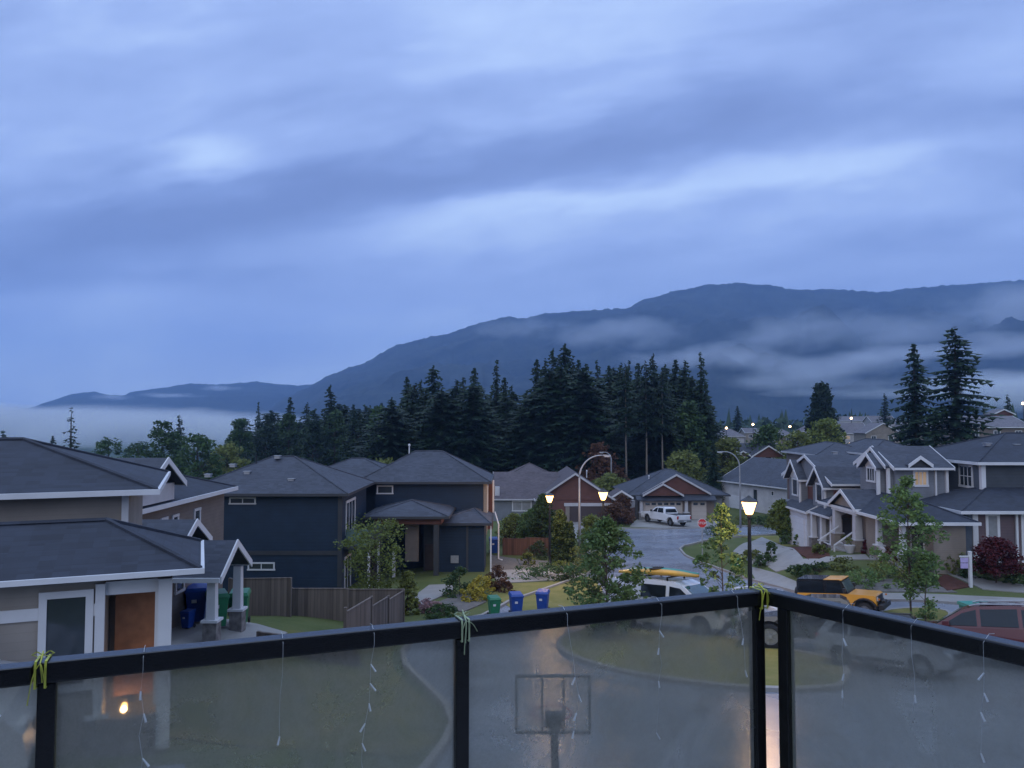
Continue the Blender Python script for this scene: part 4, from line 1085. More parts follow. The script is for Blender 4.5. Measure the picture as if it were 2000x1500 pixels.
# lower storey stands forward
wall(h4, 'navy', (-5.1, -1.9, 53.2, 56.45, -2.6, 1.8), name='lower_wall')
hip(h4, -5.1, -1.9, 53.2, 58.0, 1.95, 0.24, 0.45, trim='darktrim', axis='x', name='skirt_roof')
wall(h4, 'navy2', (-6.2, -5.12, 54.3, 56.45, -2.6, 1.8), name='entry_wall')
# entry canopy: low hip roof on reddish beam
hip(h4, -9.4, -4.6, 51.4, 56.4, 2.62, 0.28, 0.4, trim='darktrim', name='porch_roof')
MB().box(-9.2, -4.7, 51.5, 51.75, 2.05, 2.5).box(-4.95, -4.7, 51.76, 56.4, 2.05, 2.5).build('porch_beam', M['brown'], h4)
for x in (-8.9, -5.05): MB().box(x - 0.17, x + 0.17, 51.5, 51.84, -2.2, 2.04).build('porch_post', M['darktrim'], h4)
MB().box(-7.25, -6.35, 52.6, 52.9, -0.6, 2.0).build('porch_panel', M['brown2'], h4)
win(h4, 'S', -8.3, -7.45, 1.0, 1.75, 56.5 - 0.0, 0.1)
MB().box(-6.1, -5.3, 54.2, 54.295, -1.9, 0.3).build('front_door', M['door_dark'], h4)
MB().box(-8.1, -7.9, 52.4, 52.6, -2.0, 0.2).box(-9.2, -9.1, 52.4, 52.5, -2.0, 0.3).build('porch_rail_post', M['white'], h4)
panel(h4, 'S', -4.2, -4.16 + 0.5, -0.8, -0.3, 53.2, 'metal', 0.0, 0.1, 'meter_box')
panel(h4, 'S', -3.15, -3.0, -2.6, 1.75, 53.2, 'darktrim', 0.0, 0.05, 'trim_board')
# right end: white corner and brown bay
wall(h4, 'tan', (-2.09, -1.85, 56.6, 60.2, 0.6, 4.38), name='end_wall')
win(h4, 'E', 57.3, 58.8, 1.6, 4.1, -1.85, 0.14, 1, 1)
wall(h4, 'brown', (-1.84, -1.5, 59.4, 61.5, 0.6, 4.3), name='bay_wall')
spout(h4, -1.42, 58.9, 1.9, 4.4); spout(h4, -1.45, 53.1, -2.6, 1.8, r=0.05)
MB().tube([(-1.3, 58.7, 2.0), (-1.0, 57.2, 1.3), (-1.0, 57.0, -1.2), (-0.7, 57, -1.3)], 0.06, 6).build('downspout', M['white'], h4)
p = PS(799, 882, 59.6); vent(h4, p.x, 59.7, 6.35, 1)
# ---------------------------------------------------------------- H5 brown gabled bungalow
h5 = house('bungalow', (6, 90, T(6, 88)), 'brown gabled bungalow with a dark garage door behind the two left lit lamps')
gz = -2.6
wall(h5, 'brown', (2.9, 10.9, 84.5, 97, gz, 0.25))
gable(h5, 2.9, 10.9, 84.5, 97, 0.3, 0.66, 'y', 0.4, 0.5, mat='roof2', trim='greytrim', wallmat='brown', ends='a')
wall(h5, 'grey', (-2.2, 2.88, 86.2, 96, gz, 0.2), name='side_wall')
gable(h5, -1.9, 5.5, 86.2, 96, 0.22, 0.5, 'x', 0.4, 0.3, mat='roof2', trim='greytrim', ends='a')
win(h5, 'S', 0.0, 2.2, -1.2, 0.0, 86.2, 0.12, 2, 1, glass='blind')
panel(h5, 'S', 6.3, 10.5, gz, -0.42, 84.5, 'garage_dark', 0.0, 0.03, 'garage_door')
for a, b in ((5.85, 6.28), (10.52, 10.95)): panel(h5, 'S', a, b, gz, -0.44, 84.5, 'tan', 0.0, 0.1, 'door_surround')
panel(h5, 'S', 5.7, 11.1, -0.42, -0.08, 84.5, 'greytrim', 0.0, 0.14, 'header_beam')
wall(h5, 'shed', (11.2, 14.0, 88.0, 95, gz, -0.2), name='porch_wall')
gable(h5, 11.3, 13.2, 86.5, 90, 0.35, 0.62, 'y', 0.3, 0.3, mat='roof2', wallmat='tan', ends='a', name='porch_roof')
p = PS(1146, 938, 90); vent(h5, p.x, 90, 2.35, 1)
panel(h5, 'S', -0.2 - 1.7, -0.2 - 1.2, 0.3, 1.5, 86.9, 'pale', 0.0, 0.5, 'chimney')
h5b = house('bungalow', (2, 110, T(2, 110)), 'brown roofed house showing only its hip roof behind the brown gabled bungalow')
wall(h5b, 'brown2', (-1.2, 6.2, 106, 114, -3.6, 0.7))
hip(h5b, -1.2, 6.2, 106, 114, 0.75, 0.5, 0.5, mat='roof2', trim='darktrim')
# ---------------------------------------------------------------- H6 bungalow with the white pickup
h6 = house('bungalow', (18, 94, T(18, 92)), 'grey roofed bungalow with two red brown gables and the white pickup parked in front')
wall(h6, 'grey', (13.7, 24.3, 89.4, 99.5, -3.0, 0.3))
hip(h6, 13.6, 24.6, 89.4, 99.6, 0.35, 0.47, 0.5, trim='darktrim', axis='x')
gable(h6, 15.3, 22.5, 88.9, 94, 0.55, 0.56, 'y', 0.35, 0.3, wallmat='brown', trim='greytrim', ends='a', gutter=False)
panel(h6, 'S', 15.6, 22.2, 0.42, 0.72, 89.18, 'greytrim', 0.0, 0.08, 'frieze_board')
gable(h6, 15.2, 19.2, 88.1, 92, 0.45, 0.56, 'y', 0.35, 0.3, wallmat='brown', trim='greytrim', ends='a', gutter=False)
panel(h6, 'S', 15.3, 19.1, 0.32, 0.55, 88.38, 'greytrim', 0.0, 0.08, 'frieze_board')
sk = MB().slab([(14.2, 87.9, -0.1), (23.3, 87.9, -0.1), (23.3, 89.5, 0.55), (14.2, 89.5, 0.55)], 0.12); sk.build('skirt_roof', M['roof'], h6)
wall(h6, 'brown2', (14.6, 23.2, 88.7, 89.38, -3.0, -0.1), name='garage_wall')
gd = panel(h6, 'S', 15.05, 19.55, -3.0, -0.35, 88.7, 'garage', 0.0, 0.05, 'garage_door')
for k in range(6): MB().box(15.3 + k * 0.71, 15.3 + k * 0.71 + 0.5, 88.62, 88.649, -0.78, -0.5).build('pane', M['winglass'], gd)
gd = panel(h6, 'S', 20.6, 22.3, -3.0, -0.35, 88.7, 'garage', 0.0, 0.05, 'garage_door')
for a in (20.8, 21.6): MB().box(a, a + .5, 88.62, 88.649, -0.78, -0.5).build('pane', M['winglass'], gd)
for x in (14.75, 19.9): column(h6, x, 88.3, -2.6, -0.12, 0.16, 1.0, 'greytrim', 'stone', 0.3)
p = PS(1268, 928, 92); vent(h6, p.x, 92.2, 1.6, 1)
# ---------------------------------------------------------------- H7 pale garage house, turned
A7 = math.atan2(-13, 5.1); h7 = empty('pale_house', (27.6, 104, 0), A7, 'pale walled house with a long plain grey roof behind the nearest lit lamp', 'house')
ORG[h7.name] = Vector((0, 0, 0))
wall(h7, 'pale', (0.4, 13.6, 0.5, 11.5, -3.2, 0.8))
gable(h7, 0.4, 13.6, 0.5, 11.5, 0.9, 0.5, 'x', 0.5, 0.3, wallmat='pale')
win(h7, 'S', 6.8, 7.7, -1.4, 0.3, 0.5, 0.1, trim='greytrim'); win(h7, 'S', 10.2, 10.7, -0.3, 0.3, 0.5, 0.08)
panel(h7, 'S', 2.0, 5.2, -3.2, -0.9, 0.5, 'garage_white', 0, 0.04, 'garage_door')
h7b = house('gabled_house', (37, 128, T(37, 126)), 'dark house with three white edged gables on the skyline behind the pale garage house')
wall(h7b, 'mauve', (33.5, 44, 125, 134, -3, 2.4))
gable(h7b, 33.8, 44, 125.5, 134, 2.5, 0.56, 'x', 0.4, 0.3, wallmat='mauve')
for px, py, hw in ((1425, 873, 1.6), (1450, 880, 0.9), (1500, 870, 2.6)):
    x = PX(px, 124); zt = 9 - (py - 820) / 1500 * 124; ze = zt - 0.62 * (hw + 0.3)
    gable(h7b, x - hw, x + hw, 124.2, 129, ze, 0.62, 'y', 0.3, 0.3, wallmat='brown', ends='a', gutter=False)
    panel(h7b, 'S', x - hw * 0.62, x + hw * 0.62, ze - 0.45, ze + 0.35, 124.45, 'pale', 0, 0.1, 'gable_panel')
    win(h7b, 'S', x - hw * 0.2, x + hw * 0.2, ze - 0.3, ze + 0.25, 124.34, 0.06)
# ---------------------------------------------------------------- H8 grey house with two steep dormers
h8 = house('grey_house', (27, 58, T(24, 58)), 'grey house with two steep white edged dormers and a white garage door')
wall(h8, 'grey', (22.3, 34, 55.2, 64.6, -2.2, 2.4)); wall(h8, 'brown', (23.1, 34, 55.3, 64.5, 2.41, 4.4), name='upper_wall')
gable(h8, 23.0, 34, 55.3, 64.6, 4.45, 0.36, 'x', 0.45, 0.25, wallmat='grey')
for y0, y1, ze, nm in ((60.3, 62.9, 4.35, 'a'), (55.5, 58.0, 4.15, 'b')):
    wall(h8, 'grey', (22.6, 26, y0, y1, 2.2, ze), name='dormer_wall')
    gable(h8, 22.6, 27, y0, y1, ze, 0.92, 'x', 0.3, 0.35, wallmat='white' if nm == 'a' else 'grey', ends='a', inset=0.1)
    ym = (y0 + y1) / 2
    win(h8, 'W', ym - 0.62, ym + 0.62, 2.95, 4.35, 22.6, 0.12, 1, 1)
    spout(h8, 22.52, y0 + 0.08, 2.3, ze, r=0.07)
gable(h8, 22.1, 25.2, 57.5, 62.4, 2.2, 0.5, 'y', 0.35, 0.3, wallmat='grey', ends='a')
wall(h8, 'garage_white', (22.0, 22.29, 57.7, 62.2, -2.0, 2.05), name='garage_front')
panel(h8, 'W', 58.2, 61.8, -1.5, 1.5, 22.0, 'garage_white', 0, 0.05, 'garage_door')
gable(h8, 22.1, 25.4, 53.2, 56.6, 2.35, 0.42, 'y', 0.35, 0.3, wallmat='brown2', ends='a')
for y in (53.3, 55.0, 56.7): column(h8, 22.1, y, -0.3, 2.3, 0.15, 0.7, 'white', 'stone')
panel(h8, 'S', 22.4, 23.6, -0.2, 1.9, 55.2, 'pale', 0, 0.05, 'door')
MB().box(22.0, 22.06, 53.5, 54.9, 0.35, 0.42).box(22.0, 22.06, 53.5, 54.9, -0.4, -0.3).build('porch_rail', M['white'], h8)
vent(h8, 25.5, 60.9, 6.35); vent(h8, 29.5, 60.5, 6.3)
# ---------------------------------------------------------------- H9 tan and grey house with the open gabled porch
h9 = house('porch_house', (24, 48, T(23, 48)), 'grey and tan house with a white gabled porch, front steps and lit upper window')
wall(h9, 'tan', (23.4, 25.2, 43.0, 53.3, -0.5, 3.3)); wall(h9, 'tan', (21.8, 23.39, 46.1, 47.7, -0.5, 3.25), name='stub_wall')
hip(h9, 21.75, 25.25, 42.9, 53.3, 3.35, 0.46, 0.42, mat='roofd')
gable(h9, 21.5, 25, 48.1, 51.5, 3.48, 0.52, 'x', 0.3, 0.3, wallmat='tan', ends='a', inset=0.0)
MB().box(21.35, 21.6, 47.9, 51.7, 3.05, 3.3).build('porch_beam', M['white'], h9)
for y in (48.3, 51.3): column(h9, 21.55, y, 0.5, 3.05, 0.2, 1.0, 'greytrim', 'tan', 0.3)
wall(h9, 'stone', (21.6, 23.39, 47.72, 51.8, 0.0, 1.15), name='porch_floor')
panel(h9, 'W', 49.2, 50.3, 1.16, 3.1, 23.4, 'white', 0, 0.05, 'front_door')
MB().box(23.33, 23.349, 49.38, 50.12, 1.6, 2.9).build('door_glass', M['winglass'], h9)
st = MB()
for k in range(4): st.box(20.2 + k * 0.35, 21.59, 48.7, 50.8, 0.1, 0.34 + k * 0.2)
st.build('front_steps', M['concrete'], h9)
for y in (48.62, 50.88): rl = MB(); rl.prism([(20.2, y, 1.05), (20.2, y + .06, 1.05), (20.2, y + .06, 1.15), (20.2, y, 1.15)], [(21.5, y, 1.95), (21.5, y + .06, 1.95), (21.5, y + .06, 2.05), (21.5, y, 2.05)]); rl.box(20.2, 20.28, y, y + .06, 0.2, 1.1); rl.build('stair_rail', M['white'], h9)
wall(h9, 'pale', (21.75, 21.85, 43.2, 46.09, 0.0, 1.45), name='porch_parapet')
MB().box(21.7, 21.9, 43.1, 46.09, 1.452, 1.54).build('parapet_cap', M['white'], h9)
for y in (43.2, 46.0): column(h9, 21.8, y, 1.54, 3.25, 0.13, 0.0)
win(h9, 'W', 43.9, 45.4, 1.4, 3.0, 23.4, 0.1, 2, 1)
wall(h9, 'grey', (24.1, 27.35, 48.5, 53.4, 3.0, 5.95), name='upper_wall')
gable(h9, 24.1, 27.35, 48.5, 53.4, 6.02, 0.44, 'x', 0.4, 0.25, wallmat='grey', ends='ab')
wall(h9, 'grey', (23.85, 26, 48.8, 52.3, 3.6, 6.0), name='dormer_wall'); wall(h9, 'grey', (23.4, 23.84, 49.2, 51.4, 3.6, 5.9), name='bay_wall')
gable(h9, 23.85, 27, 48.9, 52.3, 6.1, 0.56, 'x', 0.28, 0.3, wallmat='darktrim', ends='a', gutter=False)
gable(h9, 23.4, 25, 49.2, 51.3, 5.95, 0.68, 'x', 0.28, 0.3, wallmat='white', ends='a', gutter=False, inset=0.1)
win(h9, 'W', 49.65, 50.85, 4.95, 5.95, 23.4, 0.12, 3, 1)
spout(h9, 23.33, 49.16, 3.9, 5.85, r=0.09, name='corner_board'); spout(h9, 23.78, 48.78, 3.9, 5.95, r=0.09, name='corner_board')
gable(h9, 24.85, 26.1, 48.25, 50.5, 6.2, 0.7, 'y', 0.15, 0.2, wallmat='darktrim', ends='a', gutter=False, name='roof_gablet')
win(h9, 'S', 25.2, 26.15, 4.8, 5.85, 48.5, 0.13, 3, 1, glass='litglass')
spout(h9, 27.28, 48.42, 3.6, 5.95, r=0.08, name='corner_board'); spout(h9, 26.6, 48.44, 3.6, 5.95, r=0.05)
# ---------------------------------------------------------------- H10 large house at the right edge
h10 = house('corner_house', (32, 48, T(30, 46)), 'large blue grey and plum house at the right edge with white window frames')
wall(h10, 'bluegrey', (25.6, 26.25, 43.7, 47.9, -0.2, 3.8), name='wall'); wall(h10, 'mauve', (26.26, 40, 43.72, 47.9, -0.2, 3.8))
hip(h10, 25.6, 42, 43.7, 50.5, 3.88, 0.27, 0.45, axis='x', mat='roofd')
win(h10, 'W', 44.15, 45.9, 1.9, 3.72, 25.6, 0.14, 3, 2)
panel(h10, 'S', 26.0, 26.3, 0.0, 3.8, 43.7, 'white', 0.0, 0.06, 'corner_board')
win(h10, 'S', 26.75, 27.55, 0.8, 3.72, 43.72, 0.15, 1, 2, glass='blind')
win(h10, 'S', 28.75, 30.6, 0.9, 3.72, 43.72, 0.15, 1, 2, glass='blind')
spout(h10, 28.45, 43.62, 0.3, 3.75, r=0.06)
MB().box(28.6, 33, 43.2, 43.66, 0.2, 0.5).build('stoop', M['greytrim'], h10)
wall(h10, 'navy2', (28.7, 41, 47.0, 55, 3.6, 6.35), name='upper_wall'); wall(h10, 'bluegrey', (28.55, 28.69, 47.02, 55, 3.6, 6.35), name='upper_side_wall')
hip(h10, 28.6, 41, 47.0, 55.5, 6.42, 0.36, 0.45, axis='x', name='upper_roof', mat='roofd')
win(h10, 'W', 47.75, 49.25, 4.75, 6.2, 28.55, 0.14, 3, 2)
spout(h10, 28.62, 46.93, 4.3, 6.35, r=0.13, name='corner_board')
wall(h10, 'mauve', (34.2 - 2.6, 37, 46.2, 46.99, 4.2, 5.2), name='bay_wall')
win(h10, 'S', 31.2, 32.4, 4.9, 5.2, 47.0, 0.05)
for x, y in ((30.6, 49.6), (32.3, 49.4)): vent(h10, x, y, 7.35 + (y - 49.5) * 0.3)

# ---------------------------------------------------------------- far houses
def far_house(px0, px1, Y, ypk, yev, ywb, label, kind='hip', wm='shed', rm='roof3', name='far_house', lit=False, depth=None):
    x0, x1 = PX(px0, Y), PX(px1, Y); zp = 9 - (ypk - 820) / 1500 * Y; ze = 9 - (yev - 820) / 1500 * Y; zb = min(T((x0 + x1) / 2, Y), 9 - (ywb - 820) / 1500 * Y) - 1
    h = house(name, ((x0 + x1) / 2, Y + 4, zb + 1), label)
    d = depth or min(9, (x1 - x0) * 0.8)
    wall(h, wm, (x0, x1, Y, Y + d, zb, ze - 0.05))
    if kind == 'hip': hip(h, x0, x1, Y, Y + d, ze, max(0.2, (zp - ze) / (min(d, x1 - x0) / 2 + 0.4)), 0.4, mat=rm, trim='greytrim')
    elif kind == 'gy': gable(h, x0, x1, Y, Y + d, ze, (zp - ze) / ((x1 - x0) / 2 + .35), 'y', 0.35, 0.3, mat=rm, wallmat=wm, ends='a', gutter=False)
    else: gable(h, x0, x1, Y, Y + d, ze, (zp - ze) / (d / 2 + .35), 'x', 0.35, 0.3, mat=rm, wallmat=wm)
    n = max(2, int((x1 - x0) / 3.5))
    for k in range(n):
        a = x0 + (x1 - x0) * (k + 0.3) / n
        win(h, 'S', a, a + 1.2, ze - 1.7, ze - 0.6, Y, 0.1, 2, 1, glass='litglass' if (lit and k == 0) else 'winglass')
    return h
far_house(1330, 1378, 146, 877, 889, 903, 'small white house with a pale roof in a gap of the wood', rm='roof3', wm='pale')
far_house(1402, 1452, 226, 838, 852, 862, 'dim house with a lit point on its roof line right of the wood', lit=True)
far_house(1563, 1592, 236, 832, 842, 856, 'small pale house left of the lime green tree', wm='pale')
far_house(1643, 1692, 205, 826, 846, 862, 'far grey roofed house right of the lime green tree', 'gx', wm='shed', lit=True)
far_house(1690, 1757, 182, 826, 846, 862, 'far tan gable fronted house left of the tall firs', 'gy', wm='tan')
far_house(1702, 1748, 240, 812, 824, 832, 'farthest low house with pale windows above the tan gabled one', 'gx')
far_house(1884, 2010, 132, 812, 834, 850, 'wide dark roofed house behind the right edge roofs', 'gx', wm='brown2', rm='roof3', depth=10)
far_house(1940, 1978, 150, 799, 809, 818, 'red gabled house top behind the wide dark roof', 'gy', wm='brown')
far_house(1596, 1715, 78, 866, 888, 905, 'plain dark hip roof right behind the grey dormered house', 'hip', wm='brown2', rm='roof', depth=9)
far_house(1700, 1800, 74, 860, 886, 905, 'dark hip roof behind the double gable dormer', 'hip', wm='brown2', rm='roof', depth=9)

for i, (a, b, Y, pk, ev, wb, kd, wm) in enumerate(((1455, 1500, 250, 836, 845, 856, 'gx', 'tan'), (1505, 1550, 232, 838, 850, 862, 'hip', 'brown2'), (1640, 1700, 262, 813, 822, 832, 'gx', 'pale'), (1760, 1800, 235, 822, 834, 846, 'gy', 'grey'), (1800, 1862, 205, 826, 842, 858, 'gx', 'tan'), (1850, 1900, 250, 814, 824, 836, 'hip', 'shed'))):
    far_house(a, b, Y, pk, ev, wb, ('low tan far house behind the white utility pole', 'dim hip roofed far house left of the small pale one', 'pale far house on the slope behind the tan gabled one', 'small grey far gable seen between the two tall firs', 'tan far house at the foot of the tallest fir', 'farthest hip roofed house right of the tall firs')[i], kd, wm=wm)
# ================================================================ STREET THINGS
def lamp_post(px, Y, head_py, label, bulb_e=110, name='lamp_post'):
    x = PX(px, Y); z0 = T(x, Y); zh = 9 - (head_py - 820) / 1500 * Y; H = zh - z0
    o = empty(name, (x, Y, z0), 0, label, 'street lamp', 'lit lantern lamp posts')
    MB().lathe([(0.17, -0.1), (0.17, 0.25), (0.12, 0.45), (0.085, 0.6), (0.085, H * 0.55), (0.06, H - 0.45), (0.09, H - 0.42), (0.1, H - 0.3)], (0, 0, 0), 12).build('post', M['black'], o)
    MB().lathe([(0.10, H - 0.3), (0.14, H - 0.26), (0.28, H + 0.16), (0.28, H + 0.18)], (0, 0, 0), 12).build('lantern', M['lamp'], o)
    MB().lathe([(0.33, H + 0.185), (0.33, H + 0.215), (0.12, H + 0.34), (0.03, H + 0.42)], (0, 0, 0), 12).build('lantern_cap', M['black'], o)
    l = bpy.data.lights.new('lamp_light', 'POINT'); l.energy = bulb_e; l.color = (1.0, 0.6, 0.28); l.shadow_soft_size = 0.3
    q = bpy.data.objects.new('lamp_light', l); COL.objects.link(q); q.parent = o; q.location = (0, -0.0, H - 0.05)
    return o
lamp_post(1073, 55, 972, 'lit black lantern lamp, leftmost of the three, in the gravel bed', 600)
lamp_post(1177, 47, 966, 'lit black lantern lamp, middle of the three, rising behind the bushy street tree', 650)
lamp_post(1460, 29.5, 988, 'lit black lantern lamp nearest the balcony, rising from the island', 380)
# real lantern glass lets the bulb shine: the light sits inside, so the glass itself must not shadow it
for o in bpy.data.objects:
    if o.name.startswith('lantern') and not o.name.startswith('lantern_cap'): o.visible_shadow = False
def cobra(px, Y, top_py, dxm, label, zb=None):
    x = PX(px, Y); z0 = T(x, Y); zt = 9 - (top_py - 820) / 1500 * Y; H = zt - z0; s = 1 if dxm > 0 else -1; R0 = abs(dxm)
    o = empty('street_lamp', (x, Y, z0), 0, label, 'street lamp', 'unlit curved street lamps')
    arc = [(s * R0 * 0.9 * (1 - math.cos(a)), 0, H - R0 * 0.95 + R0 * 0.95 * math.sin(a)) for a in [math.pi / 2 * k / 8 for k in range(9)]]
    MB().tube([(0, 0, -0.2), (0, 0, H * 0.5)] + arc + [(s * R0 * 1.05, 0, H)], [0.11, 0.09] + [0.075 - 0.004 * k for k in range(9)] + [0.035], 8).build('pole', M['metal'], o, smooth=True)
    MB().prism([(s * R0, -0.08, H - 0.05), (s * R0, 0.08, H - 0.05), (s * R0, 0.08, H + 0.06), (s * R0, -0.08, H + 0.06)],
               [(s * (R0 + 0.6), -0.1, H - 0.09), (s * (R0 + 0.6), 0.1, H - 0.09), (s * (R0 + 0.6), 0.07, H + 0.02), (s * (R0 + 0.6), -0.07, H + 0.02)]).build('lamp_head', M['metal'], o)
    MB().box(s * (R0 + 0.1), s * (R0 + 0.5), -0.08, 0.08, H - 0.13, H - 0.08).build('lens', M['lampoff'], o)
cobra(1131, 60, 889, 1.85, 'unlit curved street lamp with a tall grey pole before the bungalow garage')
cobra(1193, 106, 883, -1.0, 'faint unlit curved street lamp against the dark wood')
cobra(1443, 80, 882, -1.7, 'unlit curved street lamp beside the pale garage house roof')
def utility():
    Y = 150; x = PX(1519, Y); o = empty('utility_pole', (x, Y, T(x, Y)), 0, 'pale utility pole with a crossarm beyond the gabled roofs', 'pole')
    zt = 9 - 18 / 1500 * Y - T(x, Y); MB().tube([(0, 0, -0.3), (0, 0, zt)], [0.18, 0.13], 8).build('pole', M['metal'], o)
    MB().box(-0.9, 0.9, -0.08, 0.08, zt - 3.0, zt - 2.8).box(-0.5, 0.5, -0.08, 0.08, zt - 4.2, zt - 4.0).build('crossarm', M['metal'], o)
utility()
for px, py, Y, lb in ((1418, 836, 205, 'warm far lamp above the dim roof at the right end of the wood'), (1470, 829, 215, 'second warm far lamp right of the wood'), (1542, 833, 210, 'warm far lamp left of the small pale house'), (1662, 817, 215, 'warm far lamp right of the rounded cedar'), (1776, 828, 190, 'tiny warm lamp seen through the left tall fir'), (1658, 868, 120, 'amber lamp cluster in front of the lime green tree'), (1692, 867, 122, 'small white lamp right of the amber cluster'), (1998, 788, 175, 'warm lamp on the slope at the right edge')):
    x = PX(px, Y); z = 9 - (py - 820) / 1500 * Y; z0 = min(T(x, Y), z - 1)
    o = empty('far_lamp', (x, Y, z0), 0, lb, 'street lamp', 'warm lamps of the far streets')
    MB().tube([(0, 0, -0.2), (0, 0, z - z0 - 0.2)], 0.08, 6).build('pole', M['black'], o)
    mb = MB(); mb.lathe([(0.05, -0.28), (0.3, -0.1), (0.3, 0.12), (0.05, 0.28)], (0, 0, z - z0), 8)
    if px == 1658:
        for dx in (-0.9, 0.8): mb.lathe([(0.05, -0.2), (0.25, -0.1), (0.25, 0.1), (0.05, 0.2)], (dx, 0, z - z0 - 0.15), 8); mb.box(-.9, .8, -.02, .02, z - z0 - .2, z - z0 - .15)
    mb.build('lamp_globe', M['farlamp'], o)

def text_mesh(s, size, mat, parent, loc, rot, ext=0.004, name='lettering'):
    cu = bpy.data.curves.new(name, 'FONT'); cu.body = s; cu.size = size; cu.extrude = ext; cu.align_x = 'CENTER'; cu.align_y = 'CENTER'; cu.offset = 0.004
    tmp = bpy.data.objects.new('tmp', cu); COL.objects.link(tmp)
    me = bpy.data.meshes.new_from_object(tmp.evaluated_get(bpy.context.evaluated_depsgraph_get()))
    bpy.data.objects.remove(tmp); me.name = name; me.materials.clear(); me.materials.append(mat)
    o = bpy.data.objects.new(name, me); COL.objects.link(o); o.parent = parent; o.location = loc; o.rotation_euler = rot
    return o
def stop_sign():
    x, y = G(1372, 1098); z0 = T(x, y); o = empty('stop_sign', (x, y, z0), 0, 'red octagonal stop sign on a thin post at the kerb corner', 'sign')
    zc = 9 - (1020 - 820) / 1500 * y - z0
    MB().box(-0.03, 0.03, -0.03, 0.03, -0.2, zc + 0.2).build('post', M['metal'], o)
    def octo(r, y0, y1):
        a = [(r * math.cos(math.pi / 8 + k * math.pi / 4), y0, zc + r * math.sin(math.pi / 8 + k * math.pi / 4)) for k in range(8)]
        return MB().prism(a, [(p[0], y1, p[2]) for p in a])
    b = octo(0.36, -0.035, -0.055); bo = b.build('sign_rim', M['white'], o)
    fo = octo(0.33, -0.056, -0.062).build('sign_face', M['stopred'], o)
    text_mesh('STOP', 0.26, M['white'], fo, (0, -0.066, zc), (math.pi / 2, 0, 0))
stop_sign()

def bin_proto(mat, label):
    o = empty('wheeled_bin', (0, 0, 0), 0, label, 'wheeled bin')
    b = MB(); b.prism([(-.22, -.24, .06), (.22, -.24, .06), (.22, .24, .06), (-.22, .24, .06)], [(-.29, -.34, .95), (.29, -.34, .95), (.29, .33, .95), (-.29, .33, .95)])
    b.box(-.31, .31, -.36, .35, .90, .955).build('body', M[mat], o, bevel=0.015)
    l = MB(); l.prism([(-.31, -.37, .957), (.31, -.37, .957), (.31, .36, .957), (-.31, .36, .957)], [(-.26, -.30, 1.04), (.26, -.30, 1.04), (.26, .36, 1.06), (-.26, .36, 1.06)])
    l.tube([(-.26, .40, 1.0), (.26, .40, 1.0)], .02, 6); l.build('lid', M[mat], o)
    for s in (-1, 1): MB().tube([(s * .24, .26, .1), (s * .30, .26, .1)], .1, 12).build('wheel', M['rubber'], o)
    MB().box(-.12, .02, -.325, -.31, .62, .72).build('label', M['label'], o)
    return o
bins = {}
def wbin(mat, px, py, rz, label, group, foot=None, s=1.0):
    if mat not in bins: o = bins[mat] = bin_proto(mat, label)
    else: o = copy_tree(bins[mat]); o['label'] = label
    o['group'] = group; x, y = foot or G(px, py)
    o.location = (x, y, T(x, y) + 0.05); o.rotation_euler = (0, 0, rz); o.scale = (s, s, s)
    return o
g1 = 'wheeled bins set out at the kerb'
wbin('bin_green', 965, 1207, 0.25, 'green wheeled bin at the kerb left of the two blue ones', g1, s=0.9)
wbin('bin_blue', 1008, 1204, 0.2, 'blue wheeled bin at the kerb, next to the green one', g1)
wbin('bin_blue', 1060, 1198, -0.2, 'blue wheeled bin at the kerb, right one standing on its own', g1)
g2 = 'wheeled bins on the patio'
wbin('bin_blue', 0, 0, 0.3, 'large dark blue wheeled bin behind the porch column of the second house', g2, (-10.7, 26.4), 1.15)
wbin('bin_green', 0, 0, 0.5, 'dark green wheeled bin between the two porch columns', g2, (-9.75, 25.7), 1.1)
wbin('bin_green', 0, 0, 0.2, 'second dark green wheeled bin partly hidden behind the first', g2, (-9.3, 26.5), 1.1)
wbin('bin_blue', 0, 0, -0.2, 'small blue tub standing before the large blue bin', g2, (-10.5, 25.2), 0.55)
wbin('bin_blue', 964, 1082, 0.1, 'blue wheeled bin beside the retaining fence of the blue house', 'far wheeled bins', s=1.2)
wbin('bin_green', 1437, 1120, 0.3, 'green wheeled bin at the corner behind the nearest lamp post', 'far wheeled bins', s=0.9)
# teal utility cabinet
def cabinet():
    x, y = 20.6, 34.2; o = empty('utility_cabinet', (x, y, T(x, y)), 0.1, 'teal green utility cabinet by the kerb behind the dark red car', 'utility box')
    MB().box(-.62, .62, -.55, .55, -.1, .58).build('cabinet', M['bin_teal'], o, bevel=0.02)
    MB().prism([(-.68, -.6, .582), (.68, -.6, .582), (.68, .6, .582), (-.68, .6, .582)], [(-.62, -.5, .68), (.62, -.5, .68), (.66, .58, .70), (-.66, .58, .70)]).build('lid', M['bin_teal'], o)
    MB().box(-.02, .02, -.57, -.551, .05, .5).build('door_seam', M['plastic'], o)
cabinet()
def sale_sign():
    x, y = G(1896, 1147); o = empty('sign_post', (x, y, T(x, y)), 0, 'white wooden sign post with hanging lavender boards by the red maple', 'sign')
    MB().box(-.07, .07, -.07, .07, -.2, 1.8).box(-.08, .08, -.08, .08, 1.8, 1.86).build('post', M['white'], o)
    a = MB().box(-.55, -.071, -.03, .03, 1.55, 1.63).build('arm', M['white'], o)
    MB().box(-.5, -.1, -.02, .02, 1.28, 1.52).build('sign_board', M['lavender'], o); MB().box(-.5, -.12, -.02, .02, .98, 1.24).build('sign_board', M['lavender'], o)
sale_sign()
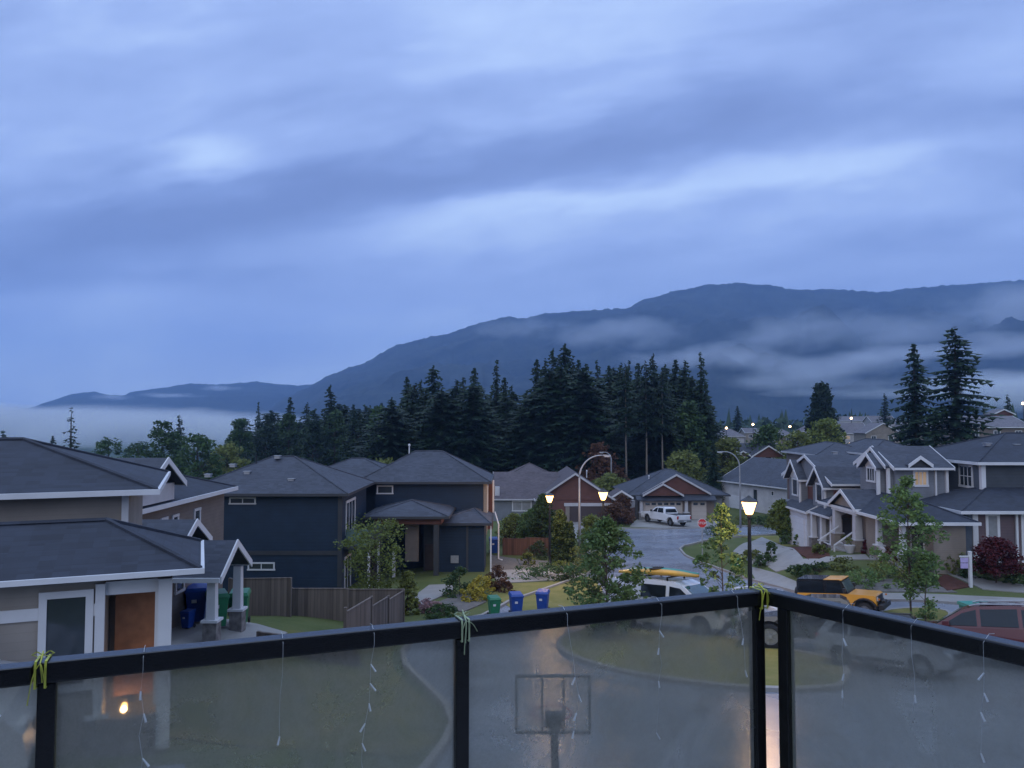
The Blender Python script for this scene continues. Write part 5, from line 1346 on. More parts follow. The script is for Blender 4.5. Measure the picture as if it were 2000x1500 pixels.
# pots and small things by the porch
for px, py, r, m, lb in ((1660, 1080, .32, 'greytrim', 'pale round plant pot below the porch steps, right one'), (1648, 1074, .26, 'greytrim', 'pale plant pot on the porch steps, left one')):
    x, y = G(px, py); o = empty('plant_pot', (x, y, T(x, y)), 0, lb, 'plant pot')
    MB().lathe([(r * .6, 0), (r, .45), (r * 1.05, .46), (r * .95, .5)], (0, 0, 0), 14).build('pot', M[m], o)
    c, tk = leafy(0.5, r * 0.8, 300 + px, 0.1, 10, 20, 0.05, 0.12, 0.01); ob = c.build('plant', L['olive'], o); ob.location = (0, 0, 0.45)
bush('garden_shrub', L['red'], 0.9, 0.45, 1698, 1082, 'dark round shrub against the tan porch wall')

# ---------------------------------------------------------------- fences
def fence(name, pts, label, mat='fence', h=1.5, cap=False, post=2.4, tops=None, base=None):
    p0 = pts[0]; o = empty(name, (p0[0], p0[1], T(*p0)), 0, label, 'fence'); ORG[o.name] = Vector(o.location)
    for k, (a, b) in enumerate(zip(pts, pts[1:])):
        A = Vector(a); B = Vector(b); d = (B - A); n = max(1, round(d.length / post)); dn = Vector((-d.y, d.x)).normalized() * 0.02
        for i in range(n):
            p = A + d * i / n; q = A + d * (i + 1) / n; zb = min(T(*p), T(*q)) - 0.15
            if tops: z0, z1 = tops[k]; zt = z0 + (z1 - z0) * (i + 0.5) / n
            else: zt = max(T(*p), T(*q)) + h
            mb = MB().prism([(p.x - dn.x, p.y - dn.y, zb), (q.x - dn.x, q.y - dn.y, zb), (q.x + dn.x, q.y + dn.y, zb), (p.x + dn.x, p.y + dn.y, zb)],
                            [(p.x - dn.x, p.y - dn.y, zt), (q.x - dn.x, q.y - dn.y, zt), (q.x + dn.x, q.y + dn.y, zt), (p.x + dn.x, p.y + dn.y, zt)])
            dc = dn * 2.2
            mb.prism([(p.x - dc.x, p.y - dc.y, zt + .001), (q.x - dc.x, q.y - dc.y, zt + .001), (q.x + dc.x, q.y + dc.y, zt + .001), (p.x + dc.x, p.y + dc.y, zt + .001)],
                     [(p.x - dc.x, p.y - dc.y, zt + .04), (q.x - dc.x, q.y - dc.y, zt + .04), (q.x + dc.x, q.y + dc.y, zt + .04), (p.x + dc.x, p.y + dc.y, zt + .04)])
            mb.build('fence_panel', M[mat], o)
        for i in range(n + (k == len(pts) - 2)):
            p = A + d * i / n; zt = (T(*p) + h + 0.05) if not tops else (tops[k][0] + (tops[k][1] - tops[k][0]) * min(1, (i + .5) / n) + 0.06)
            MB().box(p.x - .055, p.x + .055, p.y - .055, p.y + .055, T(*p) - .2, zt).build('fence_post', M[mat], o)
    return o
fence('wooden_fence', [(PX(455, 33), 33), (PX(572, 33.2), 33.2)], 'taller weathered wooden fence section behind the gabled porch', tops=[(2.25, 2.2)])
fence('wooden_fence', [(PX(574, 34), 34), (PX(790, 34), 34)], 'long weathered wooden fence in front of the large blue house', tops=[(1.62, 1.55)])
fence('wooden_fence', [(PX(790, 34) + 0.02, 33.9), (-5.5, 30.4), (-6.0, 28.0)], 'stepped wooden fence climbing towards the balcony from the fence corner', h=1.4, tops=[(1.45, 1.75), (1.9, 2.2)], post=1.8)
a0, a1 = PX(985, 68), PX(1073, 66)
fence('wooden_fence', [(a0, 68), (a1, 66)], 'dark brown fence above the retaining wall beside the first lit lamp', 'fence2', tops=[(0.1, -0.55)])
fence('wooden_fence', [(PX(983, 62), 62), (PX(1072, 61.5), 61.5)], 'lower brown timber wall behind the gravel bed', 'fence2', tops=[(-0.55, -0.35)])
fence('wooden_fence', [(PX(1228, 86), 86), (PX(1246, 84), 87)], 'short dark fence left of the pickup garage', 'fence2', h=1.4)
# neighbour's stone planter edge
fence('garden_edging', [(-8.2, 25.2), (-6.6, 24.6), (-4.9, 24.9)], 'low brown garden edging along the small lawn by the patio', 'fence', h=0.28, post=1.6)

# ================================================================ VEHICLES
def interp(tab, z):
    return lerp_tab(tab, z)
def shell(mb, poly, hw):
    """side outline (x,z) closed; the half width depends on the height"""
    n = len(poly)
    for s in (-1, 1):
        pts = [(x, s * interp(hw, z), z) for x, z in poly]
        mb.poly(pts if s < 0 else pts[::-1])
    for i in range(n):
        (x0, z0), (x1, z1) = poly[i], poly[(i + 1) % n]
        mb.poly([(x1, -interp(hw, z1), z1), (x0, -interp(hw, z0), z0), (x0, interp(hw, z0), z0), (x1, interp(hw, z1), z1)])
def arch_bottom(x0, x1, wx, r, zb, seg=10):
    """bottom line from the front (x1) to the rear (x0) with wheel arches"""
    pts = [(x1, zb)]
    for w_ in sorted(wx, reverse=True):
        for k in range(seg + 1):
            a = math.pi * k / seg
            pts.append((w_ + r * math.cos(a), zb + r * math.sin(a) * 0.98))
    pts.append((x0, zb)); return pts
def wheel(parent, x, y, r, side, wd=0.22):
    t_ = MB(); pr = [(r * 0.62, -wd / 2), (r * 0.93, -wd / 2), (r, -wd * 0.3), (r, wd * 0.3), (r * 0.93, wd / 2), (r * 0.62, wd / 2)]
    seg = 24; vs = []; 
    for q, d in pr:
        for k in range(seg): vs.append((x + q * math.cos(6.2832 * k / seg), y + d, r + q * math.sin(6.2832 * k / seg)))
    fs = [(i * seg + k, i * seg + (k + 1) % seg, (i + 1) * seg + (k + 1) % seg, (i + 1) * seg + k) for i in range(len(pr) - 1) for k in range(seg)]
    t_.add(vs, fs); w_ = t_.build('wheel', M['rubber'], parent, smooth=True)
    m = MB(); yy = y + side * wd * 0.36
    for k in range(5):
        a = 6.2832 * k / 5; b0, b1 = a - 0.28, a + 0.28
        m.poly([(x + r * .12 * math.cos(b0), yy, r + r * .12 * math.sin(b0)), (x + r * .62 * math.cos(a - .16), yy, r + r * .62 * math.sin(a - .16)), (x + r * .62 * math.cos(a + .16), yy, r + r * .62 * math.sin(a + .16)), (x + r * .12 * math.cos(b1), yy, r + r * .12 * math.sin(b1))])
    m.tube([(x, yy - side * .05, r), (x, yy + side * .01, r)], r * .16, 12)
    m.tube([(x, y - side * wd * .1, r), (x, y - side * wd * .05, r)], r * .63, 24)
    ring = MB(); m.build('rim', M['rim'], w_)
    return w_
def vehicle(name, label, cat, body, roof, hw, wx, wr, track, paint_, glass_side, wind, rear, lights, extra=None, arch='plastic', glass='carglass', wglass=None, roofmat=None, smooth=False):
    o = empty(name, (0, 0, 0), 0, label, cat)
    x0 = min(p[0] for p in body); x1 = max(p[0] for p in body)
    zb = body[0][1]
    mb = MB(); shell(mb, arch_bottom(x0 if False else body[-1][0], body[0][0], wx, wr * 1.16, zb) + body[::-1][1:-1], hw)
    b = mb.build('body', M[paint_], o, tri=True); m = b.modifiers.new('bevel', 'BEVEL'); m.width = 0.035; m.segments = 2; m.limit_method = 'ANGLE'; m.angle_limit = R(28)
    if roof:
        mb = MB(); shell(mb, roof, hw)
        c = mb.build('cabin', M[roofmat or paint_], o, tri=True); m = c.modifiers.new('bevel', 'BEVEL'); m.width = 0.04; m.segments = 2; m.limit_method = 'ANGLE'; m.angle_limit = R(28)
    for s in (-1, 1):
        for g in glass_side:
            e = 0.018
            pts = [(x, s * (interp(hw, z) + e), z) for x, z in g]
            inn = [(x, s * (interp(hw, z) - 0.01), z) for x, z in g]
            MB().prism(inn, pts).build('side_window', M[glass], o)
    for nm, g in (('windscreen', wind), ('rear_window', rear)):
        if not g: continue
        (xa, za), (xb, zb2), off = g
        wa_, wb_ = interp(hw, za) - 0.1, interp(hw, zb2) - 0.12
        n = Vector((zb2 - za, 0, -(xb - xa))).normalized()
        if (n.x > 0) != (off > 0): n = -n
        n *= 0.02
        p = [(xa, -wa_, za), (xa, wa_, za), (xb, wb_, zb2), (xb, -wb_, zb2)]
        MB().prism([(q[0] - n.x * .5, q[1], q[2] - n.z * .5) for q in p], [(q[0] + n.x, q[1], q[2] + n.z) for q in p]).build(nm, M[wglass or glass], o)
    for w_ in wx:
        for s in (-1, 1): wheel(o, w_, s * track, wr, s)
        MB().box(w_ - wr * 1.1, w_ + wr * 1.1, -track + .12, track - .12, zb + 0.02, zb + wr * 1.05).build('wheel_well', M['plastic'], o)
    for nm, mt, x, y, z, sx, sy, sz in lights:
        for s in (-1, 1): MB().box(x - sx, x + sx, s * y - sy, s * y + sy, z - sz, z + sz).build(nm, M[mt], o, bevel=0.015)
    if extra: extra(o)
    return o
def bx(o, nm, mt, *b, bevel=0.015, **k): return MB().box(*b).build(nm, M[mt], o, bevel=bevel)
def park(o, x, y, deg, s=1.0):
    o.location = (x, y, T(x, y) + 0.04); a = R(deg); o.scale = (s, s, s)
    # lean with the slope
    dx, dy = math.cos(a), math.sin(a)
    pitch = (T(x + dx, y + dy) - T(x - dx, y - dy)) / 2; roll = (T(x - dy, y + dx) - T(x + dy, y - dx)) / 2
    o.rotation_euler = (math.atan(roll), -math.atan(pitch), a)
    return o

# pickup truck
def pickup(name, label, paint_, wr=0.40):
    body = [(2.85, 0.48), (2.9, 0.62), (2.88, 0.95), (2.75, 1.08), (1.35, 1.18), (1.25, 1.2), (-0.55, 1.2), (-0.62, 1.2), (-2.78, 1.2), (-2.85, 1.15), (-2.85, 0.48)]
    hwt = [(0.3, 0.9), (0.6, 0.98), (0.95, 1.0), (1.2, 0.95), (1.9, 0.72)]
    roof = [(1.35, 1.19), (0.75, 1.72), (0.45, 1.82), (-0.5, 1.84), (-0.72, 1.74), (-0.95, 1.19)]
    gs = [[(1.02, 1.26), (0.58, 1.66), (0.32, 1.72), (0.32, 1.26)], [(0.22, 1.26), (0.22, 1.72), (-0.5, 1.73), (-0.68, 1.26)]]
    def ex(o):
        bx(o, 'bed_floor', 'plastic', -2.7, -1.0, -.78, .78, 1.195, 1.215); bx(o, 'bumper', 'rim', -3.02, -2.86, -.9, .9, .5, .72); bx(o, 'bumper', 'rim', 2.86, 3.0, -.9, .9, .45, .72)
        bx(o, 'tailgate', paint_, -2.9, -2.855, -.78, .78, .74, 1.17); bx(o, 'grille', 'plastic', 2.89, 2.93, -.6, .6, .78, 1.0)
        bx(o, 'number_plate', 'label', -3.04, -3.022, -.2, .2, .56, .68)
        for s in (-1, 1): bx(o, 'mirror', 'plastic', .95, 1.12, s * 1.0, s * 1.18, 1.25, 1.45); bx(o, 'bed_rail', 'plastic', -2.75, -1.0, s * .80, s * .93, 1.201, 1.25)
    return vehicle(name, label, 'pickup truck', body, roof, hwt, (1.85, -1.75), wr, 0.86, paint_, gs, ((1.22, 1.3), (0.82, 1.68), 1), ((-0.9, 1.3), (-0.76, 1.66), -1),
                   [('headlight', 'clear_lens', 2.86, .78, .9, .05, .14, .1), ('taillight', 'red_lens', -2.83, .88, .98, .05, .08, .17)], ex)
p1_ = pickup('pickup_truck', 'white pickup parked on the driveway of the brown gabled bungalow', 'p_white')
park(p1_, PX(1297, 83), 83, 121)
p2_ = pickup('pickup_truck', 'black pickup with a large tyre seen through the gap between the balcony posts', 'p_black', 0.46)
park(p2_, 11.4, 28.1, 158, 1.03)

# jeep-like off-roader
def offroader():
    body = [(1.72, 0.55), (1.8, 0.62), (1.8, 1.08), (1.72, 1.14), (0.62, 1.2), (0.5, 1.22), (-1.9, 1.22), (-1.95, 1.15), (-1.95, 0.55)]
    hwt = [(0.3, 0.72), (0.6, 0.76), (1.2, 0.78), (1.85, 0.7)]
    roof = [(0.55, 1.21), (0.28, 1.80), (0.22, 1.84), (-1.88, 1.86), (-1.93, 1.8), (-1.95, 1.21)]
    gs = [[(0.38, 1.27), (0.2, 1.72), (-0.45, 1.74), (-0.45, 1.27)], [(-0.62, 1.25), (-0.62, 1.78), (-1.85, 1.79), (-1.86, 1.25)]]
    def ex(o):
        for s in (-1, 1):
            for w_ in (1.25, -1.2):
                fl = MB(); pts = [(w_ + .60 * math.cos(a), .42 + .56 * math.sin(a)) for a in [math.pi * (0.05 + .9 * k / 8) for k in range(9)]]
                for (xa, za), (xb, zb) in zip(pts, pts[1:]):
                    ya, yb = s * .76, s * 1.0
                    fl.prism([(xa, ya, za), (xb, ya, zb), (xb, yb, zb), (xa, yb, za)], [(xa, ya, za + .06), (xb, ya, zb + .06), (xb, yb, zb + .06), (xa, yb, za + .06)])
                fl.build('fender_flare', M['plastic'], o)
            bx(o, 'mirror', 'plastic', .38, .5, s * .85, s * 1.05, 1.3, 1.5); bx(o, 'door_handle', 'plastic', -.35, -.2, s * .78, s * .81, 1.08, 1.12)
            bx(o, 'side_step', 'plastic', -.65, .75, s * .74, s * .9, .38, .46)
        bx(o, 'grille', 'plastic', 1.79, 1.86, -.55, .55, .68, 1.08); bx(o, 'bumper', 'plastic', 1.88, 2.12, -.82, .82, .48, .72); bx(o, 'winch', 'plastic', 1.9, 2.08, -.25, .25, .72, .84)
        bx(o, 'bumper', 'plastic', -2.1, -1.96, -.75, .75, .5, .68); bx(o, 'hard_top', 'p_black', -1.9, -.62, -.68, .68, 1.865, 1.90)
        bx(o, 'roof_panel', 'p_yellow', -.6, .24, -.66, .66, 1.852, 1.885)
        bx(o, 'windscreen_frame', 'p_yellow', .2, .3, -.72, .72, 1.83, 1.875)
        w_ = wheel(o, 0, 0, .38, -1); w_.name = 'spare_wheel'; w_.rotation_euler = (0, 0, R(90)); w_.location = (-2.1, 0, .65)
    return vehicle('offroader', 'yellow orange boxy off roader with a black hard top, parked by the far kerb', 'off-roader', body, roof, hwt, (1.25, -1.2), 0.42, 0.82, 'p_yellow', gs,
                   ((0.5, 1.3), (0.3, 1.78), 1), ((-1.94, 1.3), (-1.92, 1.75), -1), [('headlight', 'clear_lens', 1.83, .48, .95, .03, .1, .1), ('indicator', 'orange_lens', 1.95, .78, .98, .04, .04, .04), ('taillight', 'red_lens', -1.96, .68, .95, .03, .06, .12)], ex, wglass='teal_glass', roofmat='p_black')
jp = offroader(); park(jp, 15.6, 36.6, -37, 0.93)

# SUV / crossover
def suv(name, label, paint_, cat='car'):
    body = [(2.2, 0.35), (2.28, 0.5), (2.25, 0.82), (2.1, 0.95), (1.15, 1.06), (1.0, 1.08), (-2.0, 1.1), (-2.2, 1.02), (-2.28, 0.7), (-2.22, 0.38)]
    body = [(2.2, 0.38)] + body[1:]
    hwt = [(0.3, 0.86), (0.6, 0.93), (0.9, 0.93), (1.1, 0.88), (1.7, 0.62)]
    roof = [(1.2, 1.07), (0.45, 1.52), (0.1, 1.64), (-0.8, 1.69), (-1.6, 1.64), (-1.9, 1.52), (-2.2, 1.09)]
    gs = [[(0.92, 1.13), (0.4, 1.46), (0.05, 1.56), (0.05, 1.13)], [(-0.05, 1.13), (-0.05, 1.57), (-0.95, 1.6), (-0.95, 1.13)], [(-1.05, 1.14), (-1.05, 1.59), (-1.5, 1.53), (-1.78, 1.2)]]
    def ex(o):
        for s in (-1, 1):
            bx(o, 'mirror', paint_, .72, .9, s * .92, s * 1.1, 1.12, 1.27)
            MB().tube([(.2, s * .63, 1.66), (0, s * .63, 1.71), (-1.4, s * .63, 1.74), (-1.6, s * .63, 1.68)], .022, 6).build('roof_rail', M['rim'], o)
            bx(o, 'sill_trim', 'plastic', -.85, .85, s * .89, s * .935, .38, .5)
        bx(o, 'bumper', 'plastic', -2.34, -2.24, -.78, .78, .42, .66); bx(o, 'bumper', 'plastic', 2.24, 2.32, -.7, .7, .40, .58); bx(o, 'grille', 'plastic', 2.24, 2.30, -.45, .45, .64, .82)
        bx(o, 'number_plate', 'label', -2.36, -2.345, -.2, .2, .52, .64); bx(o, 'sunroof', 'carglass', -.9, .0, -.42, .42, 1.675, 1.70)
        bx(o, 'rear_spoiler', paint_, -2.0, -1.72, -.56, .56, 1.60, 1.65)
    return vehicle(name, label, cat, body, roof, hwt, (1.38, -1.35), 0.36, 0.80, paint_, gs, ((1.1, 1.13), (0.5, 1.5), 1), ((-2.16, 1.14), (-1.92, 1.5), -1),
                   [('headlight', 'clear_lens', 2.2, .68, .78, .08, .16, .08), ('taillight', 'red_lens', -2.16, .74, .98, .10, .15, .11)], ex)
s1 = suv('parked_car', 'dark red estate car with roof rails parked at the right below the railing', 'p_red', 'car'); park(s1, 15.4, 25.3, 146, 1.12)
s2 = suv('parked_car', 'silver grey car facing right, seen through the fogged right glass', 'p_grey', 'car'); park(s2, 11.7, 24.0, -52, 0.9)
s3 = suv('parked_car', 'white car with its bonnet towards the balcony behind the corner posts', 'p_white', 'car'); park(s3, 11.2, 33.6, -66, 0.95)

# van with roof rack and colourful boards
def van(name, label, paint_='p_white', rack=True):
    body = [(2.35, 0.38), (2.45, 0.55), (2.4, 0.85), (2.2, 1.05), (1.55, 1.2), (1.4, 1.22), (-2.3, 1.25), (-2.38, 1.1), (-2.4, 0.42)]
    body[-1] = (-2.4, 0.38)
    hwt = [(0.3, 0.9), (0.6, 0.96), (1.2, 0.95), (1.95, 0.80), (2.2, 0.75)]
    roof = [(1.6, 1.21), (0.85, 1.78), (0.5, 1.9), (-0.5, 1.95), (-2.1, 1.94), (-2.3, 1.85), (-2.38, 1.24)]
    gs = [[(1.3, 1.28), (0.78, 1.68), (0.35, 1.74), (0.35, 1.28)], [(0.2, 1.3), (0.2, 1.76), (-0.85, 1.78), (-0.85, 1.3)]]
    def ex(o):
        for s in (-1, 1): bx(o, 'mirror', 'plastic', 1.1, 1.28, s * .96, s * 1.18, 1.25, 1.5)
        bx(o, 'bumper', 'plastic', -2.5, -2.4, -.85, .85, .42, .66); bx(o, 'bumper', 'plastic', 2.4, 2.5, -.8, .8, .4, .6); bx(o, 'grille', 'plastic', 2.36, 2.42, -.5, .5, .66, .84)
        for s in (-1, 1): bx(o, 'side_rub_strip', 'plastic', -1.1, .9, s * .95, s * .985, .72, .80)
        if rack:
            r = MB()
            for x in (-1.8, -.8, .2): r.box(x - .03, x + .03, -.72, .72, 2.02, 2.07); r.box(x - .03, x + .03, -.74, -.70, 1.9, 2.06); r.box(x - .03, x + .03, .70, .74, 1.9, 2.06)
            r.build('roof_rack', M['black'], o)
    return vehicle(name, label, 'van', body, roof, hwt, (1.55, -1.5), 0.36, 0.82, paint_, gs, ((1.5, 1.3), (0.9, 1.74), 1), ((-2.36, 1.35), (-2.31, 1.8), -1),
                   [('headlight', 'clear_lens', 2.34, .72, .84, .06, .15, .1), ('taillight', 'red_lens', -2.39, .85, 1.15, .03, .07, .2)], ex, wglass='teal_glass')
v1 = van('van', 'white van with a loaded roof rack parked at the back of the island'); park(v1, 6.8, 32.9, -38, 1.1)
def board(mat, lab, dy, dz, ln, x0):
    o = empty('roof_load', v1.location.copy(), 0, lab, 'kayak'); o.rotation_euler = v1.rotation_euler; o.scale = v1.scale
    mb = MB(); n = 12; vs = []; seg = 10
    for i in range(n + 1):
        u = i / n; w_ = 0.26 * math.sin(math.pi * min(0.97, max(0.03, u))) ** 0.5; zz = 0.12 * math.sin(math.pi * min(0.95, max(0.05, u))) ** 0.4
        for k in range(seg): a = 6.2832 * k / seg; vs.append((x0 + ln * (u - .5), dy + w_ * math.cos(a), 2.075 + dz + zz + zz * math.sin(a)))
    fs = [(i * seg + k, i * seg + (k + 1) % seg, (i + 1) * seg + (k + 1) % seg, (i + 1) * seg + k) for i in range(n) for k in range(seg)] + [tuple(range(seg))[::-1], tuple(range(n * seg, n * seg + seg))]
    mb.add(vs, fs); mb.build('hull', M[mat], o, smooth=True)
    MB().lathe([(0.22, 0), (0.24, .03), (0.18, .035), (0.16, .0)], (x0 - .1, dy, 2.075 + dz + .235), 14).build('cockpit_rim', M['plastic'], o)
board('kayak_y', 'yellow orange kayak strapped on the white van roof, nearer one', -0.35, 0, 3.4, -.4)
board('kayak_t', 'teal kayak on the white van roof, farther one', 0.3, 0.0, 3.2, -.6)
v2 = van('van', 'grey van with dark side glass parked before the nearest house at the left edge', 'p_silver', False); park(v2, -11.2, 11.7, 22, 1.5)

# portable basketball hoop on the driveway
def hoop():
    Y = 8.7; c = PS(1080, 1375, Y); x, z = c.x, c.z; z0 = T(x, Y); o = empty('basketball_hoop', (x, Y, z0), 0, 'portable basketball hoop with a clear framed backboard below the balcony', 'basketball hoop')
    H = z - z0; W = 0.42; hh = 0.32
    f = MB()
    f.box(-W, W, -.02, .02, H + hh - .025, H + hh).box(-W, W, -.02, .02, H - hh, H - hh + .025).box(-W, -W + .025, -.02, .02, H - hh + .026, H + hh - .026).box(W - .025, W, -.02, .02, H - hh + .026, H + hh - .026)
    f.box(-.13, -.11, -.02, .02, H - hh + .03, H + hh - .03).box(.11, .13, -.02, .02, H - hh + .03, H + hh - .03)
    f.build('board_frame', pmat('grey_board_frame', (0.09, 0.095, 0.1), 0.5, 0.1, 4), o)
    cg, t_, b_ = base_mat('clear_acrylic'); b_.inputs['Base Color'].default_value = (.5, .52, .55, 1); b_.inputs['Alpha'].default_value = 0.18; b_.inputs['Roughness'].default_value = .1
    MB().box(-W + .03, W - .03, -.005, .005, H - hh + .03, H + hh - .03).build('backboard', cg, o)
    MB().tube([(0, -.45, -.0), (0, -.42, H - .5), (0, -.08, H - .1)], .04, 8).build('pole', M['black'], o)
    MB().box(-.09, .09, -.16, -.03, H - .2, H - .06).build('bracket', M['black'], o)
    MB().tube([(.23 * math.cos(a), .28 + .23 * math.sin(a), H - .2) for a in [6.2832 * k / 18 for k in range(19)]], .01, 6).build('rim', M['stopred'], o)
    MB().prism([(-.4, -.9, .0), (.4, -.9, .0), (.3, .1, .0), (-.3, .1, .0)], [(-.35, -.8, .16), (.35, -.8, .16), (.22, .05, .12), (-.22, .05, .12)]).build('base', M['plastic'], o)
hoop()

# ================================================================ BALCONY RAILING
ZR = 8.4                                        # top of the rail
def rp(px, py): p = PZ(px, py, ZR); return Vector((p.x, p.y))
Lend = rp(-160, 1322); L1 = rp(95, 1288); L2 = rp(895, 1204); Cn = rp(1482, 1151); Rr = rp(2080, 1276)
dl = (Cn - L1).normalized(); L2 = L1 + dl * (L2 - L1).dot(dl); Lend = L1 - dl * (L1 - Lend).length
C2 = rp(1528, 1156)
dr = (Rr - C2).normalized(); Rr = C2 + dr * 1.5; Rr2 = Rr + dr * 1.4; Lend2 = Lend - dl * 1.4
ZD = 7.33
rail = empty('balcony_railing', (Cn.x, Cn.y, ZD), 0, 'black metal balcony railing with fogged glass panels across the foreground', 'railing'); ORG[rail.name] = Vector((Cn.x, Cn.y, ZD))
def bar(mb, a, b, w_, z0, z1):
    d = (b - a).normalized(); n = Vector((-d.y, d.x)) * w_ / 2
    q = [a - n, b - n, b + n, a + n]
    mb.prism([(p.x, p.y, z0) for p in q], [(p.x, p.y, z1) for p in q])
corner = (Cn + C2) / 2 + Vector((0, 0.0))
mb = MB(); bar(mb, Lend2, L1 - dl * 0.03, 0.058, ZR - 0.052, ZR - 0.006); mb.build('top_rail', M['railblack'], rail, bevel=0.006)
mb = MB(); bar(mb, L1 - dl * 0.028, Cn + dl * 0.03, 0.058, ZR - 0.052, ZR); mb.build('top_rail', M['railblack'], rail, bevel=0.006)
mb = MB(); bar(mb, C2 - dr * 0.062, Rr2, 0.058, ZR - 0.0525, ZR - 0.0015); mb.build('top_rail', M['railblack'], rail, bevel=0.006)
def post(p, d, w_=0.041):
    mb = MB(); a = p - d * w_ / 2; b = p + d * w_ / 2; bar(mb, a, b, w_, ZD, ZR - 0.053); o = mb.build('post', M['railblack'], rail, bevel=0.004)
    mb = MB(); bar(mb, p - d * 0.05, p + d * 0.05, 0.1, ZD, ZD + 0.012); mb.build('base_plate', M['railblack'], o)
    return o
P1, P2, P3, P4 = L1, L2, Cn - dl * 0.012, C2 + dr * 0.012
for p, d in ((P1, dl), (P2, dl), (P3, dl), (P4, dr), (Rr, dr), (Lend, dl), (Rr2, dr), (Lend2, dl)): post(p, d)
# fogged glass
gm_, t, b = base_mat('fogged_glass')
t.nodes.remove(b)
tr1 = nd(t, 'ShaderNodeBsdfTransparent'); tr1.inputs[0].default_value = (0.80, 0.87, 0.87, 1)
df = nd(t, 'ShaderNodeBsdfDiffuse'); df.inputs[0].default_value = (0.5, 0.5, 0.48, 1)
tl = nd(t, 'ShaderNodeBsdfTranslucent'); tl.inputs[0].default_value = (0.66, 0.64, 0.54, 1)
gl = nd(t, 'ShaderNodeBsdfGlossy'); gl.inputs['Roughness'].default_value = 0.12
rf_ = nd(t, 'ShaderNodeBsdfRefraction', distribution='GGX'); rf_.inputs['IOR'].default_value = 1.1; rf_.inputs['Roughness'].default_value = 0.06; rf_.inputs[0].default_value = (0.93, 0.93, 0.87, 1)
co = coords(t)
n = nd(t, 'ShaderNodeTexNoise', i_Scale=4.2, i_Detail=6.0, i_Roughness=0.65, i_Distortion=0.6); t.links.new(co, n.inputs['Vector'])
n2 = nd(t, 'ShaderNodeTexNoise', i_Scale=160.0, i_Detail=2.0); t.links.new(co, n2.inputs['Vector'])
fog = mth(t, 'ADD', mth(t, 'MULTIPLY', ramp(t, n.outputs[0], [(0.3, 0.26), (0.7, 0.60)]), 1.0), mth(t, 'MULTIPLY', mth(t, 'SUBTRACT', n2.outputs[0], 0.5), 0.12), clamp=True)
m0 = nd(t, 'ShaderNodeMixShader'); m0.inputs[0].default_value = 1.0; t.links.new(tr1.outputs[0], m0.inputs[1]); t.links.new(rf_.outputs[0], m0.inputs[2])
m1 = nd(t, 'ShaderNodeMixShader'); m1.inputs[0].default_value = 0.5; t.links.new(df.outputs[0], m1.inputs[1]); t.links.new(tl.outputs[0], m1.inputs[2])
m2 = nd(t, 'ShaderNodeMixShader'); t.links.new(fog, m2.inputs[0]); t.links.new(m0.outputs[0], m2.inputs[1]); t.links.new(m1.outputs[0], m2.inputs[2])
fr = nd(t, 'ShaderNodeFresnel'); fr.inputs[0].default_value = 1.45
m3 = nd(t, 'ShaderNodeMixShader'); t.links.new(mth(t, 'MULTIPLY', fr.outputs[0], 0.5), m3.inputs[0]); t.links.new(m2.outputs[0], m3.inputs[1]); t.links.new(gl.outputs[0], m3.inputs[2])
t.links.new(m3.outputs[0], t.nodes['Material Output'].inputs[0])
for a, b_, d in ((Lend2, Lend, dl), (Rr, Rr2, dr), (Lend, P1, dl), (P1, P2, dl), (P2, P3, dl), (P4, Rr, dr)):
    mb = MB(); bar(mb, a + d * 0.0215, b_ - d * 0.0215, 0.006, ZD + 0.08, ZR - 0.054); mb.build('glass_panel', gm_, rail)
# balcony floor the railing stands on
fl = MB(); out_ = [Lend2 + Vector((0, .12)), Cn + Vector((0.0, .12)), C2 + Vector((.12, .1)), Rr2 + Vector((.12, 0))]
q = [(p.x, p.y) for p in out_] + [(Rr2.x + .12, -1.58), (Lend2.x, -1.58)]
fl.prism([(p[0], p[1], ZD - .22) for p in q], [(p[0], p[1], ZD - .004) for p in q])
o = fl.build('balcony_floor', M['greytrim']); tag(o, kind='structure')

# string of icicle lights hung over the railing
def strand(root, p, d, n_pts, seed, side=1):
    rnd = random.Random(seed); nn = Vector((-d.y, d.x)) * side
    pts = [Vector((p.x - nn.x * 0.03, p.y - nn.y * .03, ZR + 0.004)), Vector((p.x + nn.x * 0.0, p.y + nn.y * 0.0, ZR + 0.008)), Vector((p.x + nn.x * 0.035, p.y + nn.y * .035, ZR - 0.01))]
    cur = pts[-1].copy()
    bulbs = []; ln = rnd.uniform(0.22, 0.42); k = int(ln / 0.055); c2 = cur + Vector((0, 0, -0.03))
    pts[-1] = Vector((p.x + nn.x * 0.035, p.y + nn.y * .035, ZR - 0.01)); pts.append(c2.copy()); cur = c2
    for i in range(k):
        cur = cur + Vector((d.x * rnd.uniform(-.012, .012), d.y * rnd.uniform(-.012, .012), -0.055)); pts.append(cur.copy())
        if rnd.random() < 0.65:
            dv = (d * rnd.uniform(-.016, .016)); e = cur + Vector((dv.x, dv.y, -0.022))
            bulbs.append(MB().tube([cur, e], [0.0022, 0.0032], 6))
    s = MB().tube(pts, 0.0007, 5).build('strand', M['wire'], root)
    for b_ in bulbs: b_.build('bulb', M['bulbs'], s)
def near_side(a): return -1
sl = empty('light_string', (L1.x, L1.y, ZR), 0, 'unlit icicle light string hung along the long railing side', 'string lights'); ORG[sl.name] = Vector(sl.location)
wv = MB(); pts = []
for i in range(41):
    p = L1 + (P3 - L1) * (0.03 + 0.95 * i / 40); q_ = Vector((dl.y, -dl.x)) * 0.012; 
    pts.append((p.x - q_.x * 2.9, p.y - q_.y * 2.9, ZR - 0.056 - 0.004 * math.sin(i * 1.3)))
wv.tube(pts, 0.0014, 5).build('wire', M['wire'], sl)
